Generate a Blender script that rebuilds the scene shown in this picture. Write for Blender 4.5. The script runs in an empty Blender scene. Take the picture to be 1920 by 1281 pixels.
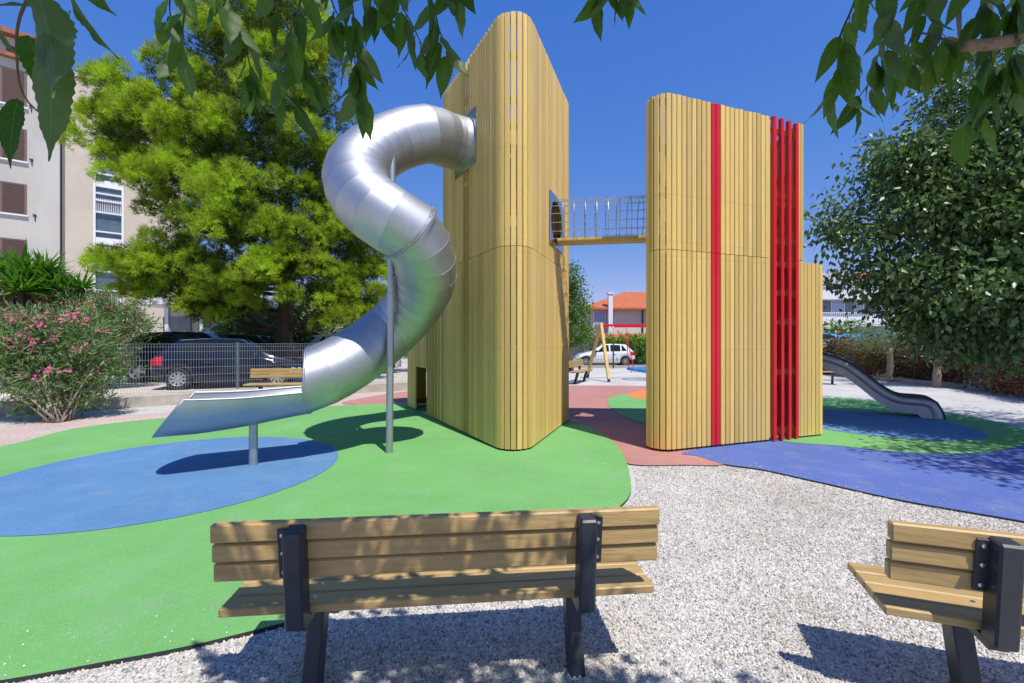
import bpy, bmesh, math, random
import numpy as np
from mathutils import Vector, Matrix

rng = np.random.default_rng(7)
random.seed(7)
scene = bpy.context.scene
C = 1.5          # eye height above the play surface, metres
F = 820.0        # focal length in pixels of the 1920 px wide photograph

# ------------------------------------------------------------------ camera, sky, sun
cam = bpy.data.cameras.new('camera'); camo = bpy.data.objects.new('camera', cam)
scene.collection.objects.link(camo); scene.camera = camo
cam.sensor_width = 36.0; cam.lens = F / 1920 * 36.0
cam.clip_start = 0.02; cam.clip_end = 3000
camo.location = (0, 0, C); camo.rotation_euler = (math.radians(90), 0, 0)

SUN = Vector((0.285, -0.465, 1.0)).normalized()
el = math.asin(SUN.z); az = math.atan2(SUN.x, SUN.y)
w = bpy.data.worlds.new('World'); scene.world = w; w.use_nodes = True
nt = w.node_tree; nt.nodes.clear()
sky = nt.nodes.new('ShaderNodeTexSky'); sky.sky_type = 'NISHITA'; sky.sun_disc = False
sky.sun_elevation = el; sky.sun_rotation = az; sky.altitude = 600; sky.air_density = 1.15; sky.dust_density = 0.12; sky.ozone_density = 3.0
hs0 = nt.nodes.new('ShaderNodeHueSaturation'); hs0.inputs['Saturation'].default_value = 1.28
sp0 = nt.nodes.new('ShaderNodeSeparateColor'); cb0 = nt.nodes.new('ShaderNodeCombineColor')
for k_, (pw, scl) in enumerate(((.82, .80), (.64, .93), (.38, 2.28))):
    a_ = nt.nodes.new('ShaderNodeMath'); a_.operation = 'POWER'; a_.inputs[1].default_value = pw
    b_ = nt.nodes.new('ShaderNodeMath'); b_.operation = 'MULTIPLY'; b_.inputs[1].default_value = scl
    nt.links.new(sp0.outputs[k_], a_.inputs[0]); nt.links.new(a_.outputs[0], b_.inputs[0]); nt.links.new(b_.outputs[0], cb0.inputs[k_])
bg = nt.nodes.new('ShaderNodeBackground'); bg.inputs[1].default_value = 0.15
out = nt.nodes.new('ShaderNodeOutputWorld')
nt.links.new(sky.outputs[0], hs0.inputs['Color']); nt.links.new(hs0.outputs[0], sp0.inputs[0]); nt.links.new(cb0.outputs[0], bg.inputs[0]); nt.links.new(bg.outputs[0], out.inputs[0])
sl = bpy.data.lights.new('sun', 'SUN'); sl.energy = 4.25; sl.angle = math.radians(0.53); sl.color = (1.0, 0.955, 0.87)
so = bpy.data.objects.new('sun', sl); scene.collection.objects.link(so)
so.rotation_euler = SUN.to_track_quat('Z', 'Y').to_euler()
scene.view_settings.view_transform = 'Standard'; scene.view_settings.look = 'None'
scene.view_settings.exposure = 0.25; scene.view_settings.gamma = 1.0
scene.render.engine = 'CYCLES'
scene.cycles.max_bounces = 8; scene.cycles.transparent_max_bounces = 8

# ------------------------------------------------------------------ helpers
def G(px, py, h=0.0):
    k = (C - h) / (py - 640.5)
    return ((px - 960) * k, F * k)
def P3(px, py, z):
    return Vector(((px - 960) * z / F, z, C + (640.5 - py) * z / F))

def node(nt, t, **kw):
    n = nt.nodes.new(t)
    for k, v in kw.items(): setattr(n, k, v)
    return n
def setin(n, **kw):
    for k, v in kw.items(): n.inputs[k.replace('_', ' ')].default_value = v

def mat(name, col, rough=0.6, metal=0.0, var=0.12, vscale=6.0, bump=0.0, bscale=60.0, spec=0.5, island=0.0,
        stretch=(1, 1, 1), col2=None, c2scale=2.0, c2lo=0.5, c2hi=0.7, trans=0.0, coat=0.0, fine=0.0, fscale=200.0):
    m = bpy.data.materials.new(name); m.use_nodes = True
    nt = m.node_tree; b = nt.nodes['Principled BSDF']; L = nt.links.new
    b.inputs['Roughness'].default_value = rough; b.inputs['Metallic'].default_value = metal
    b.inputs['Specular IOR Level'].default_value = spec
    if coat: b.inputs['Coat Weight'].default_value = coat; b.inputs['Coat Roughness'].default_value = 0.05
    tc = node(nt, 'ShaderNodeTexCoord'); mp = node(nt, 'ShaderNodeMapping'); mp.inputs['Scale'].default_value = stretch
    geo = node(nt, 'ShaderNodeNewGeometry')
    L(geo.outputs['Position'] if name.startswith('w_') else tc.outputs['Object'], mp.inputs[0])
    base = None
    rgb = node(nt, 'ShaderNodeRGB'); rgb.outputs[0].default_value = (*col, 1); cur = rgb.outputs[0]
    if col2 is not None:
        n2 = node(nt, 'ShaderNodeTexNoise'); setin(n2, Scale=c2scale, Detail=5.0, Roughness=0.6); L(mp.outputs[0], n2.inputs['Vector'])
        mr = node(nt, 'ShaderNodeMapRange'); mr.inputs[1].default_value = c2lo; mr.inputs[2].default_value = c2hi; L(n2.outputs[0], mr.inputs[0])
        mx = node(nt, 'ShaderNodeMix', data_type='RGBA'); L(mr.outputs[0], mx.inputs[0]); L(cur, mx.inputs[6]); mx.inputs[7].default_value = (*col2, 1); cur = mx.outputs[2]
    def scale_by(cur, fac_out, lo, hi, amt):
        mr = node(nt, 'ShaderNodeMapRange'); mr.inputs[1].default_value = lo; mr.inputs[2].default_value = hi
        mr.inputs[3].default_value = 1 - amt; mr.inputs[4].default_value = 1 + amt; L(fac_out, mr.inputs[0])
        v = node(nt, 'ShaderNodeVectorMath', operation='SCALE'); L(cur, v.inputs[0]); L(mr.outputs[0], v.inputs['Scale']); return v.outputs[0]
    if var:
        n = node(nt, 'ShaderNodeTexNoise'); setin(n, Scale=vscale, Detail=6.0, Roughness=0.65); L(mp.outputs[0], n.inputs['Vector'])
        cur = scale_by(cur, n.outputs[0], 0.3, 0.7, var)
    if fine:
        n = node(nt, 'ShaderNodeTexNoise'); setin(n, Scale=fscale, Detail=2.0, Roughness=0.7); L(mp.outputs[0], n.inputs['Vector'])
        cur = scale_by(cur, n.outputs[0], 0.3, 0.7, fine)
    if island:
        cur = scale_by(cur, geo.outputs['Random Per Island'], 0, 1, island)
    L(cur, b.inputs['Base Color'])
    if bump:
        n = node(nt, 'ShaderNodeTexNoise'); setin(n, Scale=bscale, Detail=4.0, Roughness=0.6); L(mp.outputs[0], n.inputs['Vector'])
        bp = node(nt, 'ShaderNodeBump'); bp.inputs['Strength'].default_value = bump; bp.inputs['Distance'].default_value = 0.01
        L(n.outputs[0], bp.inputs['Height']); L(bp.outputs[0], b.inputs['Normal'])
    if trans:
        tr = node(nt, 'ShaderNodeBsdfTranslucent'); v = node(nt, 'ShaderNodeMix', data_type='RGBA', blend_type='MULTIPLY')
        v.inputs[0].default_value = 1.0; L(cur, v.inputs[6]); v.inputs[7].default_value = (1.3, 1.5, 0.5, 1)
        L(v.outputs[2], tr.inputs[0])
        ms = node(nt, 'ShaderNodeMixShader'); ms.inputs[0].default_value = trans
        L(b.outputs[0], ms.inputs[1]); L(tr.outputs[0], ms.inputs[2]); L(ms.outputs[0], nt.nodes['Material Output'].inputs[0])
    return m

def tag(o, label=None, cat=None, group=None, kind=None):
    if label: o['label'] = label
    if cat: o['category'] = cat
    if group: o['group'] = group
    if kind: o['kind'] = kind
    return o
def thing(name, label, cat, loc=(0, 0, 0), rz=0.0, group=None):
    o = bpy.data.objects.new(name, None); scene.collection.objects.link(o)
    o.empty_display_size = 0.2; o.location = loc; o.rotation_euler = (0, 0, rz)
    return tag(o, label, cat, group)
def root_loc(p):
    v = Vector((0, 0, 0))
    while p is not None: v += p.location; p = p.parent
    return v

class MB:
    def __init__(s): s.v = []; s.f = []; s.m = []
    def add(s, vs, fs, mi=0):
        o = len(s.v); s.v.extend([tuple(v) for v in vs]); s.f.extend([tuple(i + o for i in f) for f in fs]); s.m.extend([mi] * len(fs)); return s
    def box(s, c, sz, rz=0.0, M=None, mi=0, bev=0.0):
        x, y, z = sz[0] / 2, sz[1] / 2, sz[2] / 2
        if bev > 0:
            b = min(bev, x * .9, y * .9, z * .9)
            vs = []; idx = {}
            for sx in (-1, 1):
                for sy in (-1, 1):
                    for sz_ in (-1, 1):
                        for a in range(3):
                            p = [sx * x, sy * y, sz_ * z]
                            for q in range(3):
                                if q != a: p[q] -= (sx, sy, sz_)[q] * b
                            idx[(sx, sy, sz_, a)] = len(vs); vs.append(tuple(p))
            fs = []
            for a in range(3):
                o1, o2 = [q for q in range(3) if q != a]
                for sg in (-1, 1):
                    q4 = []
                    for (s1, s2) in ((-1, -1), (1, -1), (1, 1), (-1, 1)):
                        k = [0, 0, 0]; k[a] = sg; k[o1] = s1; k[o2] = s2; q4.append(idx[(*k, a)])
                    fs.append(q4)
                for s1 in (-1, 1):
                    for s2 in (-1, 1):
                        q4 = []
                        for sg, aa in ((-1, o1), (1, o1), (1, o2), (-1, o2)):
                            k = [0, 0, 0]; k[a] = sg; k[o1] = s1; k[o2] = s2; q4.append(idx[(*k, aa)])
                        fs.append(q4)
            for sx in (-1, 1):
                for sy in (-1, 1):
                    for sz_ in (-1, 1): fs.append([idx[(sx, sy, sz_, a)] for a in range(3)])
        else:
            vs = [(-x, -y, -z), (x, -y, -z), (x, y, -z), (-x, y, -z), (-x, -y, z), (x, -y, z), (x, y, z), (-x, y, z)]
            fs = [(0, 3, 2, 1), (4, 5, 6, 7), (0, 1, 5, 4), (1, 2, 6, 5), (2, 3, 7, 6), (3, 0, 4, 7)]
        T = Matrix.Translation(c) @ (M if M is not None else Matrix.Rotation(rz, 4, 'Z'))
        return s.add([T @ Vector(v) for v in vs], fs, mi)
    def beam(s, a, b, wd, th, up=(0, 0, 1), bev=0.0, mi=0):
        a = Vector(a); b = Vector(b); d = (b - a); l = d.length; d.normalize()
        u = Vector(up); sx = d.cross(u)
        if sx.length < 1e-4: sx = d.cross(Vector((0, 1, 0)))
        sx.normalize(); u = sx.cross(d)
        R = Matrix((sx, d, u)).transposed().to_4x4()
        return s.box((a + b) / 2, (wd, l, th), M=R, bev=bev, mi=mi)
    def prism(s, poly, z0, z1, mi=0, top=None, side=None):
        n = len(poly)
        vs = [(p[0], p[1], z0) for p in poly] + [(p[0], p[1], z1) for p in poly]
        ar = sum(poly[i][0] * poly[(i + 1) % n][1] - poly[(i + 1) % n][0] * poly[i][1] for i in range(n))
        t = list(range(n, 2 * n)); bt = list(range(n))[::-1]
        sd = [(i, (i + 1) % n, n + (i + 1) % n, n + i) for i in range(n)]
        if ar < 0: t = t[::-1]; bt = bt[::-1]; sd = [f[::-1] for f in sd]
        s.add(vs, [t], mi if top is None else top)
        o = len(s.v) - 2 * n
        for f in [bt] + sd: s.f.append(tuple(i + o for i in f)); s.m.append(mi if side is None else side)
        return s
    def tube(s, pts, r, n=8, caps=True, mi=0):
        pts = [Vector(p) for p in pts]; k = len(pts)
        rs = r if hasattr(r, '__len__') else [r] * k
        vs = []; prev = None
        for i, p in enumerate(pts):
            d = (pts[min(i + 1, k - 1)] - pts[max(i - 1, 0)]).normalized()
            if prev is None:
                a = Vector((0, 0, 1)) if abs(d.z) < .9 else Vector((1, 0, 0)); a = (a - d * a.dot(d)).normalized()
            else: a = (prev - d * prev.dot(d)).normalized()
            prev = a; b = d.cross(a)
            for j in range(n):
                t = 2 * math.pi * j / n; vs.append(p + (a * math.cos(t) + b * math.sin(t)) * rs[i])
        fs = [(i * n + j, i * n + (j + 1) % n, (i + 1) * n + (j + 1) % n, (i + 1) * n + j) for i in range(k - 1) for j in range(n)]
        if caps: fs += [tuple(range(n))[::-1], tuple(range((k - 1) * n, k * n))]
        return s.add(vs, fs, mi)
    def lathe(s, prof, c, axis='Z', n=24, mi=0):
        vs = []; k = len(prof)
        for (r, h) in prof:
            for j in range(n):
                t = 2 * math.pi * j / n; x, y, z = r * math.cos(t), r * math.sin(t), h
                if axis == 'Y': x, y, z = x, h, y
                elif axis == 'X': x, y, z = h, x, y
                vs.append((c[0] + x, c[1] + y, c[2] + z))
        fs = [(i * n + j, i * n + (j + 1) % n, (i + 1) * n + (j + 1) % n, (i + 1) * n + j) for i in range(k - 1) for j in range(n)]
        return s.add(vs, fs, mi)
    def build(s, name, mats, parent=None, smooth=False, local=False, angle=None):
        me = bpy.data.meshes.new(name)
        o0 = Vector((0, 0, 0)) if (local or parent is None) else root_loc(parent)
        me.from_pydata([(v[0] - o0.x, v[1] - o0.y, v[2] - o0.z) for v in s.v], [], s.f)
        if not isinstance(mats, (list, tuple)): mats = [mats]
        for m in mats: me.materials.append(m)
        if len(mats) > 1: me.polygons.foreach_set('material_index', s.m)
        if smooth: me.polygons.foreach_set('use_smooth', [True] * len(me.polygons))
        bm = bmesh.new(); bm.from_mesh(me); bmesh.ops.recalc_face_normals(bm, faces=bm.faces)
        if angle is not None:
            for e in bm.edges:
                if len(e.link_faces) == 2 and e.calc_face_angle(0) > math.radians(angle): e.smooth = False
        bm.to_mesh(me); bm.free()
        me.update()
        o = bpy.data.objects.new(name, me); scene.collection.objects.link(o)
        if parent is not None: o.parent = parent
        return o

def copy_tree(o, parent=None):
    c = o.copy(); scene.collection.objects.link(c); c.parent = parent
    for ch in list(o.children): copy_tree(ch, c)
    return c

# scatter: replicate a small template many times into one mesh
def scatter(name, tv, tf, pos, R, size, mats, parent=None, uv=None, midx=None, smooth=True):
    tv = np.asarray(tv, float); tf = np.asarray(tf, int); n = len(pos); m = len(tv); k = tf.shape[1]
    size = np.asarray(size, float)
    if size.ndim == 1: size = size[:, None]
    V = np.einsum('nij,nmj->nmi', R, tv[None, :, :] * size[:, None, :]) + np.asarray(pos)[:, None, :]
    o0 = root_loc(parent) if parent is not None else Vector((0, 0, 0))
    V = V.reshape(-1, 3) - np.array([o0.x, o0.y, o0.z])
    Fc = (tf[None, :, :] + (np.arange(n) * m)[:, None, None]).reshape(-1, k)
    me = bpy.data.meshes.new(name)
    me.vertices.add(len(V)); me.vertices.foreach_set('co', V.ravel())
    me.loops.add(Fc.size); me.loops.foreach_set('vertex_index', Fc.ravel())
    me.polygons.add(len(Fc)); me.polygons.foreach_set('loop_start', np.arange(len(Fc)) * k); me.polygons.foreach_set('loop_total', np.full(len(Fc), k))
    if uv is not None:
        ul = me.uv_layers.new(name='UVMap'); U = np.tile(np.asarray(uv)[tf.ravel()], (n, 1)); ul.data.foreach_set('uv', U.ravel())
    if not isinstance(mats, (list, tuple)): mats = [mats]
    for mm in mats: me.materials.append(mm)
    if midx is not None: me.polygons.foreach_set('material_index', np.repeat(np.asarray(midx), len(tf)))
    if smooth: me.polygons.foreach_set('use_smooth', np.ones(len(Fc), bool))
    me.update(calc_edges=True); me.validate()
    o = bpy.data.objects.new(name, me); scene.collection.objects.link(o)
    if parent is not None: o.parent = parent
    return o
def frames(Y, roll=None):
    """rotation matrices whose local +Y follows the given directions, with a random roll"""
    Y = Y / np.linalg.norm(Y, axis=1, keepdims=True); n = len(Y)
    a = np.tile([0, 0, 1.0], (n, 1)); a[np.abs(Y[:, 2]) > .95] = [1, 0, 0]
    X = np.cross(Y, a); X /= np.linalg.norm(X, axis=1, keepdims=True); Z = np.cross(X, Y)
    t = rng.uniform(0, 2 * np.pi, n) if roll is None else roll
    X2 = X * np.cos(t)[:, None] + Z * np.sin(t)[:, None]; Z2 = np.cross(X2, Y)
    return np.stack([X2, Y, Z2], axis=2)
def lobe_points(lobes, n, shell=0.45, lowcut=-1.0):
    """points and outward directions spread through ellipsoid lobes (centre, radii)"""
    vol = np.array([(r[0] * r[1] * r[2]) ** (2 / 3) for c, r in lobes]); vol /= vol.sum()
    idx = rng.choice(len(lobes), n, p=vol)
    d = rng.normal(size=(n, 3)); d /= np.linalg.norm(d, axis=1, keepdims=True)
    d[:, 2] = np.where(d[:, 2] < lowcut, -d[:, 2], d[:, 2])
    rr = 1 - shell * rng.random(n) ** 1.6
    Cn = np.array([c for c, r in lobes])[idx]; Rn = np.array([r for c, r in lobes])[idx]
    bump = 1 + 0.13 * np.sin(d[:, 0] * 7 + idx) * np.sin(d[:, 1] * 6 + 2 * idx) + 0.1 * np.sin(d[:, 2] * 9 + idx * 3)
    return Cn + d * Rn * (rr * bump)[:, None], d
LEAF4 = ([(0, 0, 0), (-.28, .42, .03), (0, .5, -.04), (.28, .42, .03), (0, 1, -.08)], [(0, 2, 1), (0, 3, 2), (1, 2, 4), (2, 3, 4)])
LANCE = ([(0, 0, 0), (-.095, .45, .01), (.085, .45, .01), (0, 1, -.05)], [(0, 2, 1), (1, 2, 3)])

def crown(name, lobes, ntwig, per, leaf, mats, parent, twig_r=0.25, shell=.45, droop=.4, tmpl=LEAF4, outw=.6, lowcut=-1.0, midx=None):
    p, d = lobe_points(lobes, ntwig, shell, lowcut)
    P = np.repeat(p, per, 0); Dn = np.repeat(d, per, 0); n = len(P)
    off = rng.normal(size=(n, 3)) * twig_r * .5
    P = P + off
    Y = Dn * outw + rng.normal(size=(n, 3)) * .55; Y[:, 2] -= droop
    R = frames(Y)
    S = leaf * rng.uniform(.65, 1.2, n)
    return scatter(name, tmpl[0], tmpl[1], P, R, S, mats, parent, midx=midx)

# ------------------------------------------------------------------ materials
WOOD = dict(var=.10, vscale=5, stretch=(1, 1, .12), rough=.55, bump=.15, bscale=90, spec=.35, fine=.05, fscale=60)
m_wood = mat('plank_wood', (.67, .46, .14), island=.17, col2=(.50, .37, .15), c2scale=1.3, c2lo=.5, c2hi=.8, **WOOD)
m_wood_shade = mat('shaded_inner_wood', (.26, .17, .07), island=.1, **WOOD)  # plank wood with the towers' interior shade put into its colour
m_red = mat('red_paint', (.62, .012, .022), rough=.4, var=.08, island=.06, vscale=4)
m_bench = mat('bench_wood', (.46, .31, .125), island=.10, var=.16, vscale=9, stretch=(.12, 1, 1), rough=.45, bump=.35, bscale=60, fine=.12, fscale=45, spec=.4)
m_post = mat('charcoal_steel', (.030, .034, .042), rough=.42, var=.15, vscale=20, bump=.08, bscale=300)
m_bolt = mat('bolt_steel', (.55, .56, .58), rough=.3, metal=1, var=0)
m_screw = mat('screw_heads', (.16, .11, .05), rough=.5, metal=.4, var=0)
m_steel = mat('brushed_steel', (.48, .49, .505), rough=.52, metal=1, var=.10, vscale=2.5, bump=.02, bscale=40, fine=.03)
m_plate = mat('steel_plate', (.6, .6, .62), rough=.25, metal=1, var=.05)
m_galv = mat('galvanised_steel', (.45, .47, .48), rough=.45, metal=.85, var=.1, vscale=12)
m_wire = mat('fence_wire', (.30, .33, .38), rough=.5, metal=.3, var=.05)
m_wire2 = mat('net_steel', (.5, .51, .53), rough=.35, metal=.9, var=.05)
m_dark = mat('dark_void', (.015, .014, .012), rough=.9, var=0)
m_conc = mat('w_concrete', (.42, .38, .33), rough=.9, var=.2, vscale=3, bump=.4, bscale=40, fine=.1, fscale=80)
def rubber(name, c):
    m = mat('w_' + name, c, rough=.85, var=.09, vscale=1.1, bump=.5, bscale=240, fine=.24, fscale=230, spec=.2,
               col2=tuple(min(1, x * .72 + .10) for x in c), c2scale=2.6, c2lo=.50, c2hi=.80)
    # pale granule specks and dust smears
    nt = m.node_tree; b = nt.nodes['Principled BSDF']; lk = b.inputs['Base Color'].links[0]; src = lk.from_socket; L = nt.links.new
    geo = node(nt, 'ShaderNodeNewGeometry')
    vo = node(nt, 'ShaderNodeTexVoronoi'); vo.inputs['Scale'].default_value = 110; L(geo.outputs['Position'], vo.inputs['Vector'])
    sc_ = node(nt, 'ShaderNodeSeparateColor'); L(vo.outputs['Color'], sc_.inputs[0])
    gt = node(nt, 'ShaderNodeMath', operation='GREATER_THAN'); gt.inputs[1].default_value = .93; L(sc_.outputs[1], gt.inputs[0])
    n3 = node(nt, 'ShaderNodeTexNoise'); setin(n3, Scale=5.0, Detail=8.0, Roughness=.7, Distortion=1.5); L(geo.outputs['Position'], n3.inputs['Vector'])
    mr = node(nt, 'ShaderNodeMapRange'); mr.inputs[1].default_value = .62; mr.inputs[2].default_value = .76; L(n3.outputs[0], mr.inputs[0])
    ad = node(nt, 'ShaderNodeMath', operation='MAXIMUM'); L(gt.outputs[0], ad.inputs[0]); L(mr.outputs[0], ad.inputs[1])
    ml = node(nt, 'ShaderNodeMath', operation='MULTIPLY'); ml.inputs[1].default_value = .32; L(ad.outputs[0], ml.inputs[0])
    mx = node(nt, 'ShaderNodeMix', data_type='RGBA'); L(ml.outputs[0], mx.inputs[0]); L(src, mx.inputs[6]); mx.inputs[7].default_value = tuple(min(1, x * .6 + .25) for x in c) + (1,)
    L(mx.outputs[2], b.inputs['Base Color']); return m
m_green = rubber('green_rubber', (.165, .41, .125)); m_blue = rubber('blue_rubber', (.10, .23, .43))
m_violet = rubber('violet_rubber', (.095, .15, .41)); m_redr = rubber('red_rubber', (.45, .21, .18)); m_orange = rubber('orange_rubber', (.75, .22, .06))
m_edge = mat('w_rubber_edge', (.03, .032, .035), rough=.95, var=.2)

def gravel_mat(name, c1, c2, scale):
    m = bpy.data.materials.new(name); m.use_nodes = True; nt = m.node_tree; b = nt.nodes['Principled BSDF']; L = nt.links.new
    b.inputs['Roughness'].default_value = .9; b.inputs['Specular IOR Level'].default_value = .2
    geo = node(nt, 'ShaderNodeNewGeometry')
    vo = node(nt, 'ShaderNodeTexVoronoi'); vo.inputs['Scale'].default_value = scale; L(geo.outputs['Position'], vo.inputs['Vector'])
    sep = node(nt, 'ShaderNodeSeparateColor'); L(vo.outputs['Color'], sep.inputs[0])
    mx = node(nt, 'ShaderNodeMix', data_type='RGBA'); L(sep.outputs[0], mx.inputs[0]); mx.inputs[6].default_value = (*c1, 1); mx.inputs[7].default_value = (*c2, 1)
    n1 = node(nt, 'ShaderNodeTexNoise'); setin(n1, Scale=.9, Detail=5.0); L(geo.outputs['Position'], n1.inputs['Vector'])
    mr = node(nt, 'ShaderNodeMapRange'); mr.inputs[1].default_value = .3; mr.inputs[2].default_value = .7; mr.inputs[3].default_value = .88; mr.inputs[4].default_value = 1.1; L(n1.outputs[0], mr.inputs[0])
    v = node(nt, 'ShaderNodeVectorMath', operation='SCALE'); L(mx.outputs[2], v.inputs[0]); L(mr.outputs[0], v.inputs['Scale'])
    L(v.outputs[0], b.inputs['Base Color'])
    bp = node(nt, 'ShaderNodeBump'); bp.inputs['Strength'].default_value = .9; bp.inputs['Distance'].default_value = .012; bp.invert = True
    L(vo.outputs['Distance'], bp.inputs['Height']); L(bp.outputs[0], b.inputs['Normal'])
    return m
m_gravel = gravel_mat('w_gravel', (.44, .425, .40), (.70, .68, .65), 70)
m_pink = gravel_mat('w_pink_gravel', (.46, .33, .29), (.66, .54, .49), 60)
m_lot = gravel_mat('w_lot', (.50, .45, .39), (.60, .56, .50), 25)
m_pine = mat('pine_needles', (.34, .44, .036), rough=.6, var=.6, vscale=1.6, island=.25, trans=.42, spec=.25, col2=(.17, .16, .03), c2scale=1.1, c2lo=.55, c2hi=.75)
m_pine_shade = mat('pine_shaded_needles', (.06, .10, .018), rough=.7, var=.4, vscale=2, island=.3, trans=.3, spec=.2)  # darker needle copy, the crown's inner shade put into the colour
m_bark = mat('bark', (.085, .062, .045), rough=.95, var=.4, vscale=6, stretch=(1, 1, .3), bump=.9, bscale=18)
m_bark_l = mat('pale_bark', (.27, .23, .18), rough=.9, var=.3, vscale=12, bump=.6, bscale=40)
m_leaf = mat('broad_leaf', (.125, .20, .068), rough=.38, var=.25, vscale=2, island=.35, trans=.25, spec=.45)
m_leaf2 = mat('mid_leaf', (.10, .19, .04), rough=.5, var=.3, vscale=2, island=.35, trans=.35, spec=.4)
m_olive = mat('olive_leaf', (.16, .20, .10), rough=.6, var=.2, island=.3, trans=.3)
m_hedge_b = mat('dry_hedge_leaf', (.23, .085, .045), rough=.8, var=.3, vscale=2, island=.45, trans=.25, col2=(.14, .15, .03), c2scale=.9, c2lo=.50, c2hi=.60)
m_olean = mat('oleander_leaf', (.17, .25, .10), rough=.45, var=.25, vscale=2, island=.35, trans=.3, spec=.5)
m_pinkf = mat('pink_petals', (.75, .13, .36), rough=.6, var=.1, island=.2, trans=.3)
m_pinkf2 = mat('coral_petals', (.55, .10, .12), rough=.6, var=.1, island=.25, trans=.3)
m_whitef = mat('white_petals', (.7, .7, .65), rough=.6, var=.1, island=.2, trans=.3)
m_yucca = mat('yucca_leaf', (.10, .24, .035), rough=.45, var=.2, island=.35, trans=.3, spec=.4)
m_thatch = mat('dry_thatch', (.22, .13, .06), rough=.95, var=.3, island=.3)

# ------------------------------------------------------------------ ground and play surfaces
def smooth_closed(pts, sub=6):
    pts = [Vector(p) for p in pts]; n = len(pts); o = []
    for i in range(n):
        p0, p1, p2, p3 = pts[i - 1], pts[i], pts[(i + 1) % n], pts[(i + 2) % n]
        for k in range(sub):
            t = k / sub
            o.append(.5 * ((2 * p1) + (p2 - p0) * t + (2 * p0 - 5 * p1 + 4 * p2 - p3) * t * t + (3 * p1 - p0 - 3 * p2 + p3) * t ** 3))
    return o
ground = MB(); ground.box((0, 400, -.266), (2400, 2000, .5)); g = ground.build('ground', m_gravel); tag(g, kind='structure')   # top at -0.016
def slab(name, pix, m, z, sub=6, pts=None, thick=None):
    pts = [G(*p) for p in pix] if pts is None else pts
    poly = smooth_closed(pts, sub) if sub > 1 else pts
    o = MB().prism([(p[0], p[1]) for p in poly], z - (thick or .004) - .0005, z, top=0, side=1).build(name, [m, m_edge]); tag(o, kind='structure'); return o
# layers: red 0, violet +4 mm, greens +8 mm, blues / orange +12 mm
slab('red_rubber_surface', [(642, 757), (700, 743), (765, 734), (900, 726), (1068, 723), (1211, 724), (1330, 730), (1420, 760), (1460, 800), (1420, 850), (1355, 871), (1290, 871.5), (1184, 870.5), (1140, 850), (1060, 820), (950, 800), (800, 765)], m_redr, 0.0, 4, thick=.05)
slab('violet_rubber_surface', [(1282, 848.5), (1310, 856), (1345, 867), (1372, 873), (1430, 881), (1540, 905), (1700, 940), (1920, 978), (2300, 1050), (2900, 1120), (3200, 1000), (2300, 835), (1900, 815), (1700, 800), (1500, 800), (1400, 825)], m_violet, 0.004, 5, thick=.054)
slab('right_green_rubber_surface', [(1400, 775), (1440, 757), (1490, 748), (1536, 746), (1600, 748), (1675, 757), (1733, 767), (1816, 780), (1874, 793), (1920, 806), (1950, 822), (1893, 842), (1835, 850), (1758, 851.5), (1662, 846), (1565, 836), (1469, 828), (1415, 805)], m_green, 0.008, 5, thick=.058)
slab('right_blue_rubber_surface', [(1450, 780), (1490, 770), (1535, 768.5), (1643, 775), (1739, 786), (1816, 802), (1853, 817), (1825, 826), (1758, 827.5), (1662, 821), (1565, 809), (1480, 794)], m_blue, 0.012, 5)
gl = [(-700, 905), (-300, 872), (0, 838), (130, 806), (260, 789), (430, 775), (600, 763), (765, 757), (870, 757), (960, 768), (1040, 785), (1100, 799), (1133, 817), (1160, 840), (1174, 866), (1182, 900), (1182, 925), (1165, 948), (1110, 985), (1000, 1045), (850, 1095), (700, 1127), (610, 1150), (380, 1208), (200, 1243), (0, 1279), (-400, 1340), (-900, 1300), (-1100, 1000)]
slab('left_green_rubber_surface', gl, m_green, 0.008, 6, thick=.058)
cc = (-3.90, 5.09); 
slab('left_blue_rubber_surface', None, m_blue, 0.012, 1, pts=[(cc[0] + 1.745 * math.cos(2 * math.pi * i / 96), cc[1] + 1.745 * math.sin(2 * math.pi * i / 96)) for i in range(96)])
slab('middle_green_rubber_surface', [(1139, 752), (1152, 744), (1180, 739), (1230, 739), (1270, 750), (1270, 790), (1225, 797), (1185, 788), (1150, 770)], m_green, 0.008, 5)
slab('orange_rubber_surface', [(1176, 741.5), (1190, 736), (1220, 732), (1260, 738), (1262, 748), (1225, 750), (1190, 747)], m_orange, 0.012, 5)
# pinkish gravel between the left kerb and the green surface
slab('pink_gravel_strip', [(-900, 930), (-400, 850), (0, 800), (160, 783), (300, 774), (460, 757), (640, 737), (760, 722), (765, 740), (640, 765), (430, 780), (260, 795), (0, 845), (-500, 900)], m_pink, -0.008, 3, thick=.02)

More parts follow.
